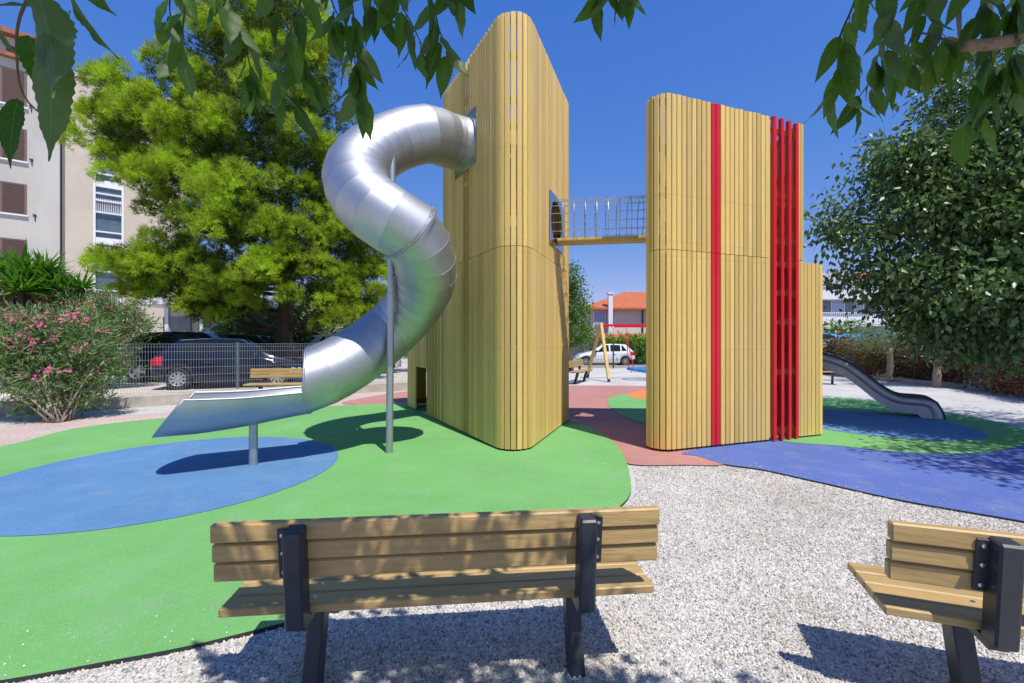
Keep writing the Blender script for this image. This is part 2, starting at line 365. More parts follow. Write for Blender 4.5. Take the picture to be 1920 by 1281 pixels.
# kerbs
def path_strip(pts, wd, z0, z1, mb):
    pts = [Vector((p[0], p[1])) for p in pts]; L_ = []; R_ = []
    for i, p in enumerate(pts):
        d = (pts[min(i + 1, len(pts) - 1)] - pts[max(i - 1, 0)]).normalized(); nrm = Vector((-d.y, d.x))
        L_.append(p + nrm * wd); R_.append(p)
    n = len(pts); vs = []
    for i in range(n):
        for (q, z) in ((R_[i], z0), (R_[i], z1 - .015), (R_[i] + (L_[i] - R_[i]).normalized() * .015, z1), (L_[i], z1), (L_[i], z0)): vs.append((q.x, q.y, z))
    fs = [(i * 5 + j, i * 5 + (j + 1) % 5, (i + 1) * 5 + (j + 1) % 5, (i + 1) * 5 + j) for i in range(n - 1) for j in range(5)]
    fs += [tuple(range(5)), tuple(range((n - 1) * 5, n * 5))]
    mb.add(vs, fs)
def resample(pts, step):
    pts = [Vector(p) for p in pts]; o = [pts[0]]
    for a, b in zip(pts, pts[1:]):
        k = max(1, int((b - a).length / step))
        for i in range(1, k + 1): o.append(a.lerp(b, i / k))
    return o
FB = .25
FP = [(-14.5, 6.6), (-11.7, 8.35), (-9.39, 10.0), (-7.27, 11.58), (-5.27, 12.8), (-3.27, 13.95), (-1.2, 15.1), (1.0, 16.5)]     # fence line on top of the kerb
kl = [(p[0] + .28, p[1] - .35) for p in FP]
mb = MB(); path_strip(resample(kl, 1.2), .55, -.1, FB, mb); o = mb.build('left_kerb', m_conc); tag(o, kind='structure')
kr = [G(1560, 703), G(1640, 712), G(1719, 720), G(1806, 727.5), G(1872, 735), G(1925, 744), G(2050, 770), G(2300, 810)]
mb = MB(); path_strip(resample(kr, 1.2), .3, -.1, .14, mb); o = mb.build('right_kerb', m_conc); tag(o, kind='structure')
mb = MB(); path_strip([(3.4, 25.3), (13.0, 25.3)], .3, -.1, .10, mb); o = mb.build('street_kerb', m_conc); tag(o, kind='structure')
# parking ground behind the fence
lot = MB().prism([(-14.6, 7.2)] + [(p[0] - .22, p[1] + .25) for p in FP[1:]] + [(2.0, 40), (-60, 60), (-60, 0)], -.2, .15).build('parking_ground', m_lot); tag(lot, kind='structure')
st = MB().prism([(3.0, 25.6), (60, 25.6), (60, 40), (3.0, 40)], -.2, -.01).build('street', mat('w_asphalt', (.10, .10, .10), rough=.9, var=.15, fine=.15)); tag(st, kind='structure')
hb = MB().prism([(G(1560, 703)[0] - 1, G(1560, 703)[1] + .4)] + [(p[0] + .2, p[1] + .32) for p in kr] + [(40, 12), (40, 25), (9, 25)], -.2, .06).build('hedge_bed', mat('w_soil', (.17, .12, .085), rough=1, var=.3, bump=.6, bscale=20)); tag(hb, kind='structure')

# loose gravel stones on the ground near the camera (uncountable)
def gravel_stones():
    px = [(1182, 945), (1192, 925), (1192, 903), (1186, 877), (1290, 876), (1350, 876), (1430, 886), (1540, 911), (1700, 947), (1920, 986)]
    poly = [G(x, y, -.03) for x, y in px] + [(4.6, 2.3), (3.4, 1.4), (-3.0, 1.4), (-3.2, 1.9)] 
    poly += [G(x, y + 6, -.03) for x, y in [(0, 1281), (200, 1246), (380, 1211), (610, 1153), (700, 1130), (850, 1098), (1000, 1048), (1110, 988)]]
    poly = [(p[0], p[1], -.0155) for p in poly]
    o = MB().add(poly, [tuple(range(len(poly)))]).build('gravel_stones', m_stone)
    ng = bpy.data.node_groups.new('gravel_scatter', 'GeometryNodeTree')
    ng.interface.new_socket('Geometry', in_out='INPUT', socket_type='NodeSocketGeometry'); ng.interface.new_socket('Geometry', in_out='OUTPUT', socket_type='NodeSocketGeometry')
    N = ng.nodes.new; L = ng.links.new
    gi = N('NodeGroupInput'); go = N('NodeGroupOutput')
    dp = N('GeometryNodeDistributePointsOnFaces'); dp.inputs['Density'].default_value = 6500
    ico = N('GeometryNodeMeshIcoSphere'); ico.inputs['Radius'].default_value = 1; ico.inputs['Subdivisions'].default_value = 1
    sm = N('GeometryNodeSetMaterial'); sm.inputs['Material'].default_value = m_stone
    ip = N('GeometryNodeInstanceOnPoints')
    rv = N('FunctionNodeRandomValue'); rv.data_type = 'FLOAT_VECTOR'; rv.inputs[0].default_value = (0, 0, 0); rv.inputs[1].default_value = (6.28, 6.28, 6.28)
    rs = N('FunctionNodeRandomValue'); rs.data_type = 'FLOAT_VECTOR'; rs.inputs[0].default_value = (.0035, .0030, .0024); rs.inputs[1].default_value = (.0135, .0100, .0070)
    L(gi.outputs[0], dp.inputs['Mesh']); L(dp.outputs['Points'], ip.inputs['Points']); L(ico.outputs['Mesh'], sm.inputs[0]); L(sm.outputs[0], ip.inputs['Instance'])
    L(rv.outputs[0], ip.inputs['Rotation']); L(rs.outputs[0], ip.inputs['Scale']); L(ip.outputs[0], go.inputs[0])
    md = o.modifiers.new('scatter', 'NODES'); md.node_group = ng
    tag(o, 'loose pale grey gravel around the two near benches', 'gravel', kind='stuff')
m_stone = bpy.data.materials.new('stone'); m_stone.use_nodes = True
_nt = m_stone.node_tree; _b = _nt.nodes['Principled BSDF']; _b.inputs['Roughness'].default_value = .85; _b.inputs['Specular IOR Level'].default_value = .25
_oi = node(_nt, 'ShaderNodeObjectInfo'); _cr = node(_nt, 'ShaderNodeValToRGB')
_cr.color_ramp.elements[0].color = (.24, .22, .20, 1); _cr.color_ramp.elements[1].color = (.86, .84, .81, 1)
_e = _cr.color_ramp.elements.new(.35); _e.color = (.55, .535, .51, 1); _e = _cr.color_ramp.elements.new(.8); _e.color = (.70, .65, .59, 1)
_ge = node(_nt, 'ShaderNodeNewGeometry'); _nz = node(_nt, 'ShaderNodeTexNoise'); setin(_nz, Scale=1.6, Detail=5.0, Roughness=.65); _nt.links.new(_ge.outputs['Position'], _nz.inputs['Vector'])
_mr = node(_nt, 'ShaderNodeMapRange'); _mr.inputs[1].default_value = .32; _mr.inputs[2].default_value = .68; _nt.links.new(_nz.outputs[0], _mr.inputs[0])
_mx = node(_nt, 'ShaderNodeMix', data_type='RGBA'); _mx.inputs[6].default_value = (.80, .76, .70, 1); _mx.inputs[7].default_value = (1.06, 1.05, 1.04, 1); _nt.links.new(_mr.outputs[0], _mx.inputs[0])
_mm = node(_nt, 'ShaderNodeMix', data_type='RGBA', blend_type='MULTIPLY'); _mm.inputs[0].default_value = 1.0
_nt.links.new(_oi.outputs['Random'], _cr.inputs[0]); _nt.links.new(_cr.outputs[0], _mm.inputs[6]); _nt.links.new(_mx.outputs[2], _mm.inputs[7]); _nt.links.new(_mm.outputs[2], _b.inputs['Base Color'])
gravel_stones()
def spilled():
    ico = [(0, 0, 1), (.9, 0, .1), (.2, .85, -.1), (-.8, .4, .1), (-.5, -.75, 0), (.4, -.8, -.1), (0, 0, -1)]
    fc = [(0, 1, 2), (0, 2, 3), (0, 3, 4), (0, 4, 5), (0, 5, 1), (6, 2, 1), (6, 3, 2), (6, 4, 3), (6, 5, 4), (6, 1, 5)]
    edge = [G(*p) for p in [(1174, 866), (1182, 905), (1165, 948), (1110, 985), (1000, 1045), (850, 1095), (700, 1127), (610, 1150), (380, 1208), (200, 1243), (0, 1279)]]
    e2 = [G(*p) for p in [(1290, 871), (1355, 871), (1430, 881), (1540, 905), (1700, 940), (1920, 978)]]
    P_ = []
    for e, nn, sg in ((edge, 90, -1), (e2, 60, 1)):
        for k in range(nn):
            i = random.randrange(len(e) - 1); f = random.random(); x = e[i][0] * (1 - f) + e[i + 1][0] * f; y = e[i][1] * (1 - f) + e[i + 1][1] * f
            d = abs(random.gauss(0, .14)); P_.append((x - (d if sg < 0 else -d * .2), y + d, .012))
    P_ = np.array(P_); o = scatter('spilled_gravel', ico, fc, P_, frames(rng.normal(size=(len(P_), 3))), rng.uniform(.003, .0075, len(P_)), m_stone, smooth=False)
    tag(o, 'stray gravel stones kicked onto the edges of the rubber surfaces', 'gravel', kind='stuff')
spilled()

# ------------------------------------------------------------------ play towers
class Path:
    """polyline in plan with rounded corners; tells position and outward normal along it"""
    def __init__(s, pts, rad, closed=False):
        pts = [Vector(p) for p in pts]; n = len(pts); o = []; s.arc = []
        for i, p in enumerate(pts):
            r = rad[i]
            if (not closed and i in (0, n - 1)) or r <= 0: o.append((p, False)); continue
            a = (pts[i - 1] - p).normalized(); b = (pts[(i + 1) % n] - p).normalized()
            ang = a.angle(b); t = r / math.tan(ang / 2); c = p + (a + b).normalized() * (r / math.sin(ang / 2))
            s0 = (p + a * t) - c; s1 = (p + b * t) - c; sw = s0.angle_signed(s1); k = 20
            for j in range(k + 1):
                th = -sw * j / k; v = Vector((s0.x * math.cos(th) - s0.y * math.sin(th), s0.x * math.sin(th) + s0.y * math.cos(th))); o.append((c + v, 0 < j < k + 1))
        if closed: o.append(o[0])
        s.p = [q[0] for q in o]; s.a = [q[1] for q in o]; s.s = [0]
        for a, b in zip(s.p, s.p[1:]): s.s.append(s.s[-1] + (b - a).length)
        s.len = s.s[-1]
    def at(s, t):
        t = min(max(t, 0), s.len)
        for i in range(len(s.s) - 1):
            if t <= s.s[i + 1] + 1e-9:
                d = s.s[i + 1] - s.s[i]; f = 0 if d < 1e-9 else (t - s.s[i]) / d
                q = s.p[i].lerp(s.p[i + 1], f); dd = (s.p[i + 1] - s.p[i]).normalized()
                return q, dd, s.a[i + 1] and s.a[i]
        return s.p[-1], (s.p[-1] - s.p[-2]).normalized(), False
def px_of(q): return 960 + F * q.x / q.y if q.y > .5 else 0
def plank(mb, a, b, inn, z0, z1, th=.028, ch=.007):
    d = (b - a).normalized()
    sec = [a + inn * ch, a + d * ch, b - d * ch, b + inn * ch, b + inn * th, a + inn * th]
    vs = [(p.x, p.y, z0) for p in sec] + [(p.x, p.y, z1) for p in sec]
    fs = [tuple(range(6))[::-1], tuple(range(6, 12))] + [(i, (i + 1) % 6, 6 + (i + 1) % 6, 6 + i) for i in range(6)]
    mb.add(vs, fs)
def clad(path, mb_lo, mb_up, z0, zseam, z1, pitch=.09, gap=.006, gapfn=None, holes=(), redfn=None, red=None, side=1, screws=None, rails=()):
    t = 0.0; n = 0
    while t < path.len - .03:
        q, d, arc = path.at(t + pitch / 2)
        g = gap if not arc else .018
        if gapfn: g = gapfn(px_of(q), g, q)
        a, _, _ = path.at(t + g / 2); b, _, _ = path.at(min(t + pitch - g / 2, path.len))
        if (b - a).length < .01: t += pitch; continue
        dd = (b - a).normalized(); inn = Vector((dd.y, -dd.x)) * side
        j = random.uniform(-.006, .006); off = inn * random.uniform(0, .002)
        A, B = a + off, b + off
        isred = redfn and redfn(px_of(q), q)
        segs = []
        if zseam: segs = [(z0, zseam - .004, mb_lo), (zseam + .004, z1 + j, mb_up)]
        else: segs = [(z0, z1 + j, mb_lo)]
        for (h0, h1, m_) in segs:
            parts = [(h0, h1)]
            for (t0, t1, hb_, ht_) in holes:
                if t0 < t + pitch / 2 < t1:
                    np_ = []
                    for (u0, u1) in parts:
                        if ht_ <= u0 or hb_ >= u1: np_.append((u0, u1))
                        else:
                            if hb_ > u0 + .02: np_.append((u0, hb_))
                            if ht_ < u1 - .02: np_.append((ht_, u1))
                    parts = np_
            for (u0, u1) in parts:
                plank(red if isred else m_, A, B, inn, u0, u1)
                if screws is not None:
                    for rh in rails:
                        if u0 < rh < u1:
                            for f_ in (.3, .7):
                                c_ = A.lerp(B, f_) - inn * .0005
                                (red if isred else m_).box((c_.x, c_.y, rh), (.0065, .0015, .0065), rz=math.atan2(dd.y, dd.x), mi=1)
        t += pitch; n += 1
def rail_ring(path, mb, h, hh=.09, side=1, off=.03, th=.035, skip=()):
    ts = []; t = 0
    while t <= path.len: ts.append(t); t += .08
    prev = None
    for t in ts:
        q, d, arc = path.at(t); inn = Vector((d.y, -d.x)) * side
        if any(a < t < b and c < h < e for (a, b, c, e) in skip): prev = None; continue
        cur = (q + inn * off, q + inn * (off + th))
        if prev is not None:
            vs = [(p.x, p.y, z) for z in (h - hh / 2, h + hh / 2) for p in (prev[0], cur[0], cur[1], prev[1])]
            mb.add(vs, [(0, 1, 2, 3), (4, 5, 6, 7), (0, 1, 5, 4), (3, 2, 6, 7), (0, 3, 7, 4), (1, 2, 6, 5)])
        prev = cur
def find_s(path, px, lo, hi):
    best = min(np.linspace(lo, hi, 800), key=lambda t: abs(px_of(path.at(t)[0]) - px)); return float(best)

# --- left tower: path runs left-back -> near corner -> right-back -> closed.
SEAM = 2.80; TOPL = 5.98
VN = (.073, 5.517); LB = (-1.28, 7.985); RB = (1.095, 8.315)
root = thing('play_tower', 'tall tan plank play tower with the steel tube slide leaving its left side', 'play tower', (0, 7.2, 0), group='tan plank play towers')
pl = Path([(-1.05, 8.45), LB, VN, RB, (.75, 8.75)], [.0, .05, .288, .06, 0])
pl2 = Path([LB, VN, RB, (.3, 8.9), (-.6, 8.75)], [.06, .288, .06, .2, .2], closed=True)
sN = find_s(pl2, 960, .5, 4.0)
plate_l = (find_s(pl2, 856, .0, 2.6), find_s(pl2, 891, .0, 2.8))
plate_r = (find_s(pl2, 1032, sN, sN + 3.2), find_s(pl2, 1052, sN, sN + 3.2))
holesL = [(plate_l[0], plate_l[1], 4.28, 5.02), (plate_r[0], plate_r[1], 3.12, 3.86)]
def gapL(px, g, q):
    if 865 < px < 879 and q.y < 8: return .070
    if px < 925: return .016
    if px > 1049 and q.y < 8.4: return .020
    return g
railsL = [.12, .75, 1.4, 2.05, 2.72, 2.9, 3.5, 4.15, 4.8, 5.4, 5.88]
lo, up, scr = MB(), MB(), MB()
clad(pl2, lo, up, .035, SEAM, TOPL, .0915, .010, gapL, holesL, side=-1, screws=scr, rails=[1.4, 2.72, 2.9, 4.15])
lo.build('lower_cladding', [m_wood, m_screw], root); up.build('upper_cladding', [m_wood, m_screw], root)
rr_ = MB()
for h in railsL:
    rr_ = MB(); rail_ring(pl2, rr_, h, side=-1, skip=holesL); rr_.build('inner_rail', m_wood_shade, root)
low = MB()
LBv = Vector(LB); ld = (Vector(VN) - LBv).normalized()
BL = LBv - ld * 2.42
lowp = Path([(BL.x + 1.3, BL.y + .9), (BL.x, BL.y), (LB[0] - ld.x * .0, LB[1] - ld.y * .0)], [0, .12, 0])
s785, s795 = find_s(lowp, 780, 1.75, lowp.len), find_s(lowp, 797.5, 1.75, lowp.len)
def gapLow(px, g, q):
    if 800 < px < 826: return .06
    if q.y > 10.15: return .001
    if 782 < px < 796 and q.y < 10: return .036
    return .016
clad(lowp, low, low, .035, None, 2.8, .0915, .009, gapLow, [(s785, s795, -1, .96)], side=-1)
low.build('low_annex_cladding', m_wood, root)
for h in (.12, 1.02, 1.7, 2.7):
    lr = MB(); rail_ring(lowp, lr, h, side=-1, skip=[(s785 - .03, s795 + .03, -1, .98)]); lr.build('annex_rail', m_wood_shade, root)
an0 = MB(); an0.prism([(BL.x + .08, BL.y + .02), (LB[0] + .05, LB[1] + .05), (.2, 8.85), (BL.x + 1.35, BL.y + .85)], 2.66, 2.74); an0.prism([(.15, 8.95), (.2, 8.85), (BL.x + 1.35, BL.y + .85), (BL.x + 1.3, BL.y + .95)], .03, 2.66); an0.build('annex_light_blocker', m_wood_shade, root)  # unseen roof and back wall added to darken the annex doorway
fl = MB(); fl.prism([(LB[0] + .12, LB[1] + .08), (VN[0], VN[1] + .65), (RB[0] - .15, RB[1] - .1), (.3, 8.7), (-.6, 8.55)], 2.74, 2.8); fl.build('platform', m_wood_shade, root); fl = MB(); fl.prism([(LB[0] + .12, LB[1] + .08), (VN[0], VN[1] + .65), (RB[0] - .15, RB[1] - .1), (.3, 8.7), (-.6, 8.55)], 4.1, 4.16)
fl.build('platform', m_wood_shade, root)

# steel plates with a round hole
def holed_plate(c, u, half, r, th=.008, n=48):
    """square plate centred at c in the vertical plane containing horizontal unit u"""
    u = Vector((u[0], u[1], 0)); nrm = Vector((u.y, -u.x, 0)); mb = MB(); c = Vector(c); up_ = Vector((0, 0, 1)); vs = []
    for off in (0, th):
        for j in range(n):
            t = 2 * math.pi * j / n + math.pi / 4; ct, st_ = math.cos(t), math.sin(t); k = half / max(abs(ct), abs(st_))
            vs.append(c + nrm * off + u * ct * k + up_ * st_ * k); vs.append(c + nrm * off + u * ct * r + up_ * st_ * r)
    fs = []
    for j in range(n):
        a, b, c2, d = 2 * j, 2 * j + 1, 2 * ((j + 1) % n), 2 * ((j + 1) % n) + 1; N2 = 2 * n
        fs += [(a, c2, d, b), (a + N2, b + N2, d + N2, c2 + N2), (a, a + N2, c2 + N2, c2), (b, d, d + N2, b + N2)]
    return mb.add(vs, fs)
dl = Vector((VN[0] - LB[0], VN[1] - LB[1])).normalized(); nl = Vector((-abs(dl.y), dl.x * -1)); nl = Vector((dl.y, -dl.x))      # outward (left, near)
if nl.x > 0: nl = -nl
ql = pl2.at((plate_l[0] + plate_l[1]) / 2)[0] + nl * .006
pc = Vector((ql.x, ql.y, 4.65))
holed_plate(pc, -dl if Vector((-dl.y, dl.x)).dot(nl) > 0 else dl, .43, .37).build('slide_entry_plate', m_plate, root)
dr = Vector((RB[0] - VN[0], RB[1] - VN[1])).normalized(); nr = Vector((dr.y, -dr.x))
if nr.x < 0: nr = -nr
qr = pl2.at((plate_r[0] + plate_r[1]) / 2)[0] + nr * .006
holed_plate(Vector((qr.x, qr.y, 3.49)), dr, .43, .365).build('bridge_entry_plate', m_plate, root)

# --- right tower
SR = 2.75; TOPR = 4.87
fd = Vector((.94, .341)).normalized(); V1 = Vector((1.64, 5.738)); E = Vector((3.86, 6.543)); Gp = E + fd * .585; Hp = Gp + fd * .125
root2 = thing('play_tower', 'shorter tan plank play tower with red stripes and red slatted opening', 'play tower', (3.2, 6.9, 0), group='tan plank play towers')
pr = Path([Hp, (4.42, 7.5), (2.65, 7.62), V1, E], [0, .05, .12, .225, 0])
sE = pr.len
lo, up, rd, scr = MB(), MB(), MB(), MB()
railsR = [.12, .72, 1.38, 2.05, 2.66, 2.86, 3.5, 4.15, 4.78]
fr0 = pr.len - (E - V1).length
bridge_hole_s = [t for t in np.linspace(0, pr.len, 900) if abs(pr.at(t)[0].y - 7.08) < .36 and pr.at(t)[0].x < 2.75 and t < fr0]
holesR = [(min(bridge_hole_s), max(bridge_hole_s), 3.12, 3.86)]
def gapR(px, g, q):
    return g
clad(pr, lo, up, .035, SR, TOPR, .0855, .011, gapR, holesR, redfn=lambda px, q: 1335 < px < 1353 and q.y < 6.6, red=rd, side=-1, screws=scr, rails=[1.38, 2.66, 2.86, 3.5])
# narrow strip right of the slats
plank(lo, Gp, Gp + fd * .06, Vector((-fd.y, fd.x)), .035, SR - .004); plank(up, Gp, Gp + fd * .06, Vector((-fd.y, fd.x)), SR + .004, TOPR)
plank(lo, Gp + fd * .065, Hp, Vector((-fd.y, fd.x)), .035, SR - .004); plank(up, Gp + fd * .065, Hp, Vector((-fd.y, fd.x)), SR + .004, TOPR)
lo.build('lower_cladding', [m_wood, m_screw], root2); up.build('upper_cladding', [m_wood, m_screw], root2); rd.build('red_stripe', [m_red, m_screw], root2)
rr_ = MB()
for h in railsR:
    rr_ = MB(); rail_ring(pr, rr_, h, side=-1, skip=holesR); rr_.build('inner_rail', m_wood_shade, root2)
# cross rails and red posts of the opening
inn = Vector((-fd.y, fd.x))
for y in (248, 366, 384, 453, 496, 550, 604, 698, 808):
    h = C + (640.5 - y) * 6.66 / F
    a = E + inn * .05; b = Gp + inn * .05
    xr = MB(); xr.beam((a.x, a.y, h), (b.x, b.y, h), .045, .075); xr.build('cross_rail', m_wood, root2)
for q in (E + inn * .06, Gp + inn * .06):
    xr = MB(); xr.box((q.x, q.y, 2.45), (.05, .09, 4.75), rz=math.atan2(fd.y, fd.x)); xr.build('upright', m_wood, root2)
dkp = MB()
a = E + inn * .55; b = Gp + inn * .50
for k in range(6):
    q = a.lerp(b, (k + .5) / 6); dkp.box((q.x, q.y, 2.4), (.085, .028, 4.6), rz=math.atan2(fd.y, fd.x))
dkp.build('inner_partition', m_wood_shade, root2)
for k in range(4):
    s_ = MB(); q = E + fd * (.062 + .153 * k) - inn * .012
    s_.box((q.x, q.y, (TOPR - .01 * k - .02) / 2 + .02), (.058, .060, TOPR - .02 - .01 * k), rz=math.atan2(fd.y, fd.x), bev=.004)
    s_.build('red_slat', m_red, root2)
# low annex right of the tower
an = MB()
pa = Path([Hp, (4.93, 6.925), (6.3, 9.8), (5.2, 9.8)], [0, .14, .1, 0])
clad(pa, an, an, .035, None, 2.72, .0855, .011, side=-1)
an.build('low_annex_cladding', m_wood, root2)
for h in (.12, 1.38, 2.62):
    ar = MB(); rail_ring(pa, ar, h, side=-1); ar.build('annex_rail', m_wood_shade, root2)
fl = MB(); fl.prism([(2.2, 6.3), (3.8, 6.85), (4.35, 7.0), (4.3, 7.4), (2.7, 7.5)], 2.7, 2.76); fl.build('platform', m_wood_shade, root2)
fl = MB(); fl.prism([(4.6, 7.1), (4.95, 7.2), (6.1, 9.7), (5.3, 9.7)], 1.52, 1.58); fl.build('annex_platform', m_wood_shade, root2)

# --- net bridge
br = thing('net_bridge', 'round steel mesh crawl tunnel with plank floor between the two towers', 'rope bridge', (1.55, 7.2, 3.4))
A0 = Vector((qr.x, qr.y, 3.5)); A1 = Vector((2.47, 7.08, 3.5)); ax = (A1 - A0).normalized(); sd = ax.cross(Vector((0, 0, 1))).normalized()
mb = MB()
for k in range(16):
    t = 2 * math.pi * k / 16 + .12
    if math.sin(t) < -.93: continue
    o_ = sd * math.cos(t) * .36 + Vector((0, 0, 1)) * math.sin(t) * .36
    a_ = A0 + o_ ; a_ = a_ + ax * (o_.dot(Vector((dr.x, dr.y, 0))) * ax.dot(Vector((dr.x, dr.y, 0))) * 1.0)
    mb.tube([a_, A1 + o_], .006, 5)
ln = (A1 - A0).length; k = 0
while .12 + k * .178 < ln:
    c = A0 + ax * (.12 + k * .178); pts = []
    for j in range(33):
        t = -math.pi * .5 + 2 * math.pi * j / 32; pts.append(c + sd * math.cos(t) * .366 + Vector((0, 0, 1)) * math.sin(t) * .366)
    mb.tube(pts, .007, 5, caps=False); k += 1
mb.build('net', m_wire2, br)
mb = MB()
for k in (-1.5, -.5, .5, 1.5):
    mb.beam(A0 + sd * k * .095 + Vector((0, 0, -.335)) + ax * .02, A1 + sd * k * .095 + Vector((0, 0, -.335)), .088, .045, bev=.004)
mb.build('floor_planks', m_wood, br)

# ------------------------------------------------------------------ tube slide
def catmull(pts, sub):
    o = []; n = len(pts)
    for i in range(n - 1):
        p0, p1, p2, p3 = pts[max(i - 1, 0)], pts[i], pts[i + 1], pts[min(i + 2, n - 1)]
        for k in range(sub):
            t = k / sub
            o.append(.5 * ((2 * p1) + (p2 - p0) * t + (2 * p0 - 5 * p1 + 4 * p2 - p3) * t * t + (3 * p1 - p0 - 3 * p2 + p3) * t ** 3))
    o.append(pts[-1]); return o
slide = thing('tube_slide', 'twisting silver steel tube slide ending in an open trough', 'slide', (-2.2, 6, 0))
RT = .405
tp = [pc - Vector((nl.x, nl.y, 0)) * .10, pc + Vector((nl.x, nl.y, 0)) * .25] + [P3(*p) for p in
     [(797, 252, 6.52), (742, 266, 6.30), (698, 290, 6.03), (668, 326, 5.72), (680, 370, 5.46), (724, 408, 5.38), (770, 436, 5.50), (795, 480, 5.74), (798, 528, 6.06), (775, 573, 6.31), (737, 615, 6.37), (692, 652, 6.17), (645, 683, 5.90), (605, 703, 5.69), (578, 713, 5.60), (562, 718, 5.555)]]
dense = catmull(tp, 12)
# cut into straight gores
segl = 0; cuts = [0]; acc = 0
for i in range(1, len(dense)):
    acc += (dense[i] - dense[i - 1]).length
    if acc > .205: cuts.append(i); acc = 0
if cuts[-1] != len(dense) - 1: cuts[-1] = len(dense) - 1
cp = [dense[i] for i in cuts]
tang = [(dense[min(i + 2, len(dense) - 1)] - dense[max(i - 2, 0)]).normalized() for i in cuts]
n = 56
rings = []; prev = None
for p, d in zip(cp, tang):
    a = Vector((0, 0, 1)) if prev is None else prev
    a = (a - d * a.dot(d)).normalized(); prev = a; b = d.cross(a)
    rings.append([p + (a * math.cos(2 * math.pi * j / n) + b * math.sin(2 * math.pi * j / n)) * RT for j in range(n)])
# shear the last ring a little so that the hood opens forward at the bottom
rings[-1] = [q - tang[-1] * (max(0, q.z - cp[-1].z + .09) / RT * .15) for q in rings[-1]]
mb = MB(); seam = MB()
for i in range(len(rings) - 1):
    vs = rings[i] + rings[i + 1]
    mb.add(vs, [(j, (j + 1) % n, n + (j + 1) % n, n + j) for j in range(n)])
for i in range(1, len(rings) - 1):
    pts = [cp[i] + (q - cp[i]) * 1.0015 for q in rings[i]]; pts.append(pts[0]); seam.tube(pts, .0016, 4, caps=False)
o = mb.build('tube', m_steel, slide, smooth=True, angle=30)
seam.build('weld_seams', m_steel, slide, smooth=True)
# flange
fi = min(range(len(dense)), key=lambda i: (dense[i] - P3(771, 436, 5.5)).length); fp = dense[fi]; ft = (dense[fi + 2] - dense[fi - 2]).normalized()
fa = Vector((0, 0, 1)); fa = (fa - ft * fa.dot(ft)).normalized(); fb_ = ft.cross(fa)
mb = MB(); bo = MB()
for off in (-.009, .009):
    pts = [[fp + ft * (off + q) + (fa * math.cos(2 * math.pi * j / n) + fb_ * math.sin(2 * math.pi * j / n)) * r for j in range(n)] for (q, r) in ((-.006, RT - .003), (-.006, RT + .035), (.006, RT + .035), (.006, RT - .003))]
    vs = [v for r_ in pts for v in r_]; mb.add(vs, [(k * n + j, k * n + (j + 1) % n, (k + 1) % 4 * n + (j + 1) % n, (k + 1) % 4 * n + j) for k in range(4) for j in range(n)])
for j in range(16):
    t = 2 * math.pi * j / 16; c = fp + (fa * math.cos(t) + fb_ * math.sin(t)) * (RT + .02); bo.tube([c - ft * .028, c + ft * .028], .008, 6)
f_ = mb.build('flange', m_steel, slide); bo.build('bolt_ring', m_bolt, f_)
# open trough
end = dense[-1]; Et = Vector((-3.69, 5.0, .85)); d0 = (Et - end); 
ctr = [end - tang[-1] * .03, end + d0 * .25 + Vector((0, 0, -.0)), end + d0 * .5 + Vector((0, 0, -.012)), end + d0 * .75 + Vector((0, 0, -.01)), Et]
ctr = catmull(ctr, 6); na = 36; RS = RT; RT = RT * 1.004
hd = Vector((d0.x, d0.y, 0)).normalized(); sd = Vector((-hd.y, hd.x, 0))
if sd.y > 0: sd = -sd          # towards the camera
rows = []; te = tang[-1]
for i, c in enumerate(ctr):
    f = i / (len(ctr) - 1); row = []; ex = -14 + 18 * f
    tt = te.lerp(d0.normalized(), min(1, f * 2.2)).normalized(); sdi = tt.cross(Vector((0, 0, 1))).normalized()
    if sdi.y > 0: sdi = -sdi
    upi = tt.cross(sdi); upi = upi if upi.z > 0 else -upi
    for j in range(na + 1):
        t = math.radians(-180 - ex + (180 + 2 * ex) * j / na); x, z = math.cos(t) * RT, math.sin(t) * RT; rimz = math.sin(math.radians(ex)) * RT
        q = c + sdi * x + upi * z
        if i == len(ctr) - 1: q = q + hd * ((rimz - z) / (rimz + RT) * .36)       # slanted end: the floor reaches further than the rims
        row.append(q)
    rows.append(row)
mb = MB()
vs = [v for r_ in rows for v in r_]; w_ = na + 1
mb.add(vs, [(i * w_ + j, i * w_ + j + 1, (i + 1) * w_ + j + 1, (i + 1) * w_ + j) for i in range(len(rows) - 1) for j in range(na)])
o = mb.build('trough', m_steel, slide, smooth=True); md = o.modifiers.new('wall', 'SOLIDIFY'); md.thickness = .006; md.use_rim = False
rim = MB(); rim.tube([r_[0] for r_ in rows] + [rows[-1][j] for j in range(0, w_, 3)] + [r_[-1] for r_ in rows[::-1]], .011, 8)
lip = [end + (q - end) * 1.004 for q in rings[-1]]; q4 = int(n * .29)
rim.tube(lip[-q4:] + lip[:q4 + 1], .014, 8)
rim.build('rolled_rim', m_steel, slide, smooth=True)
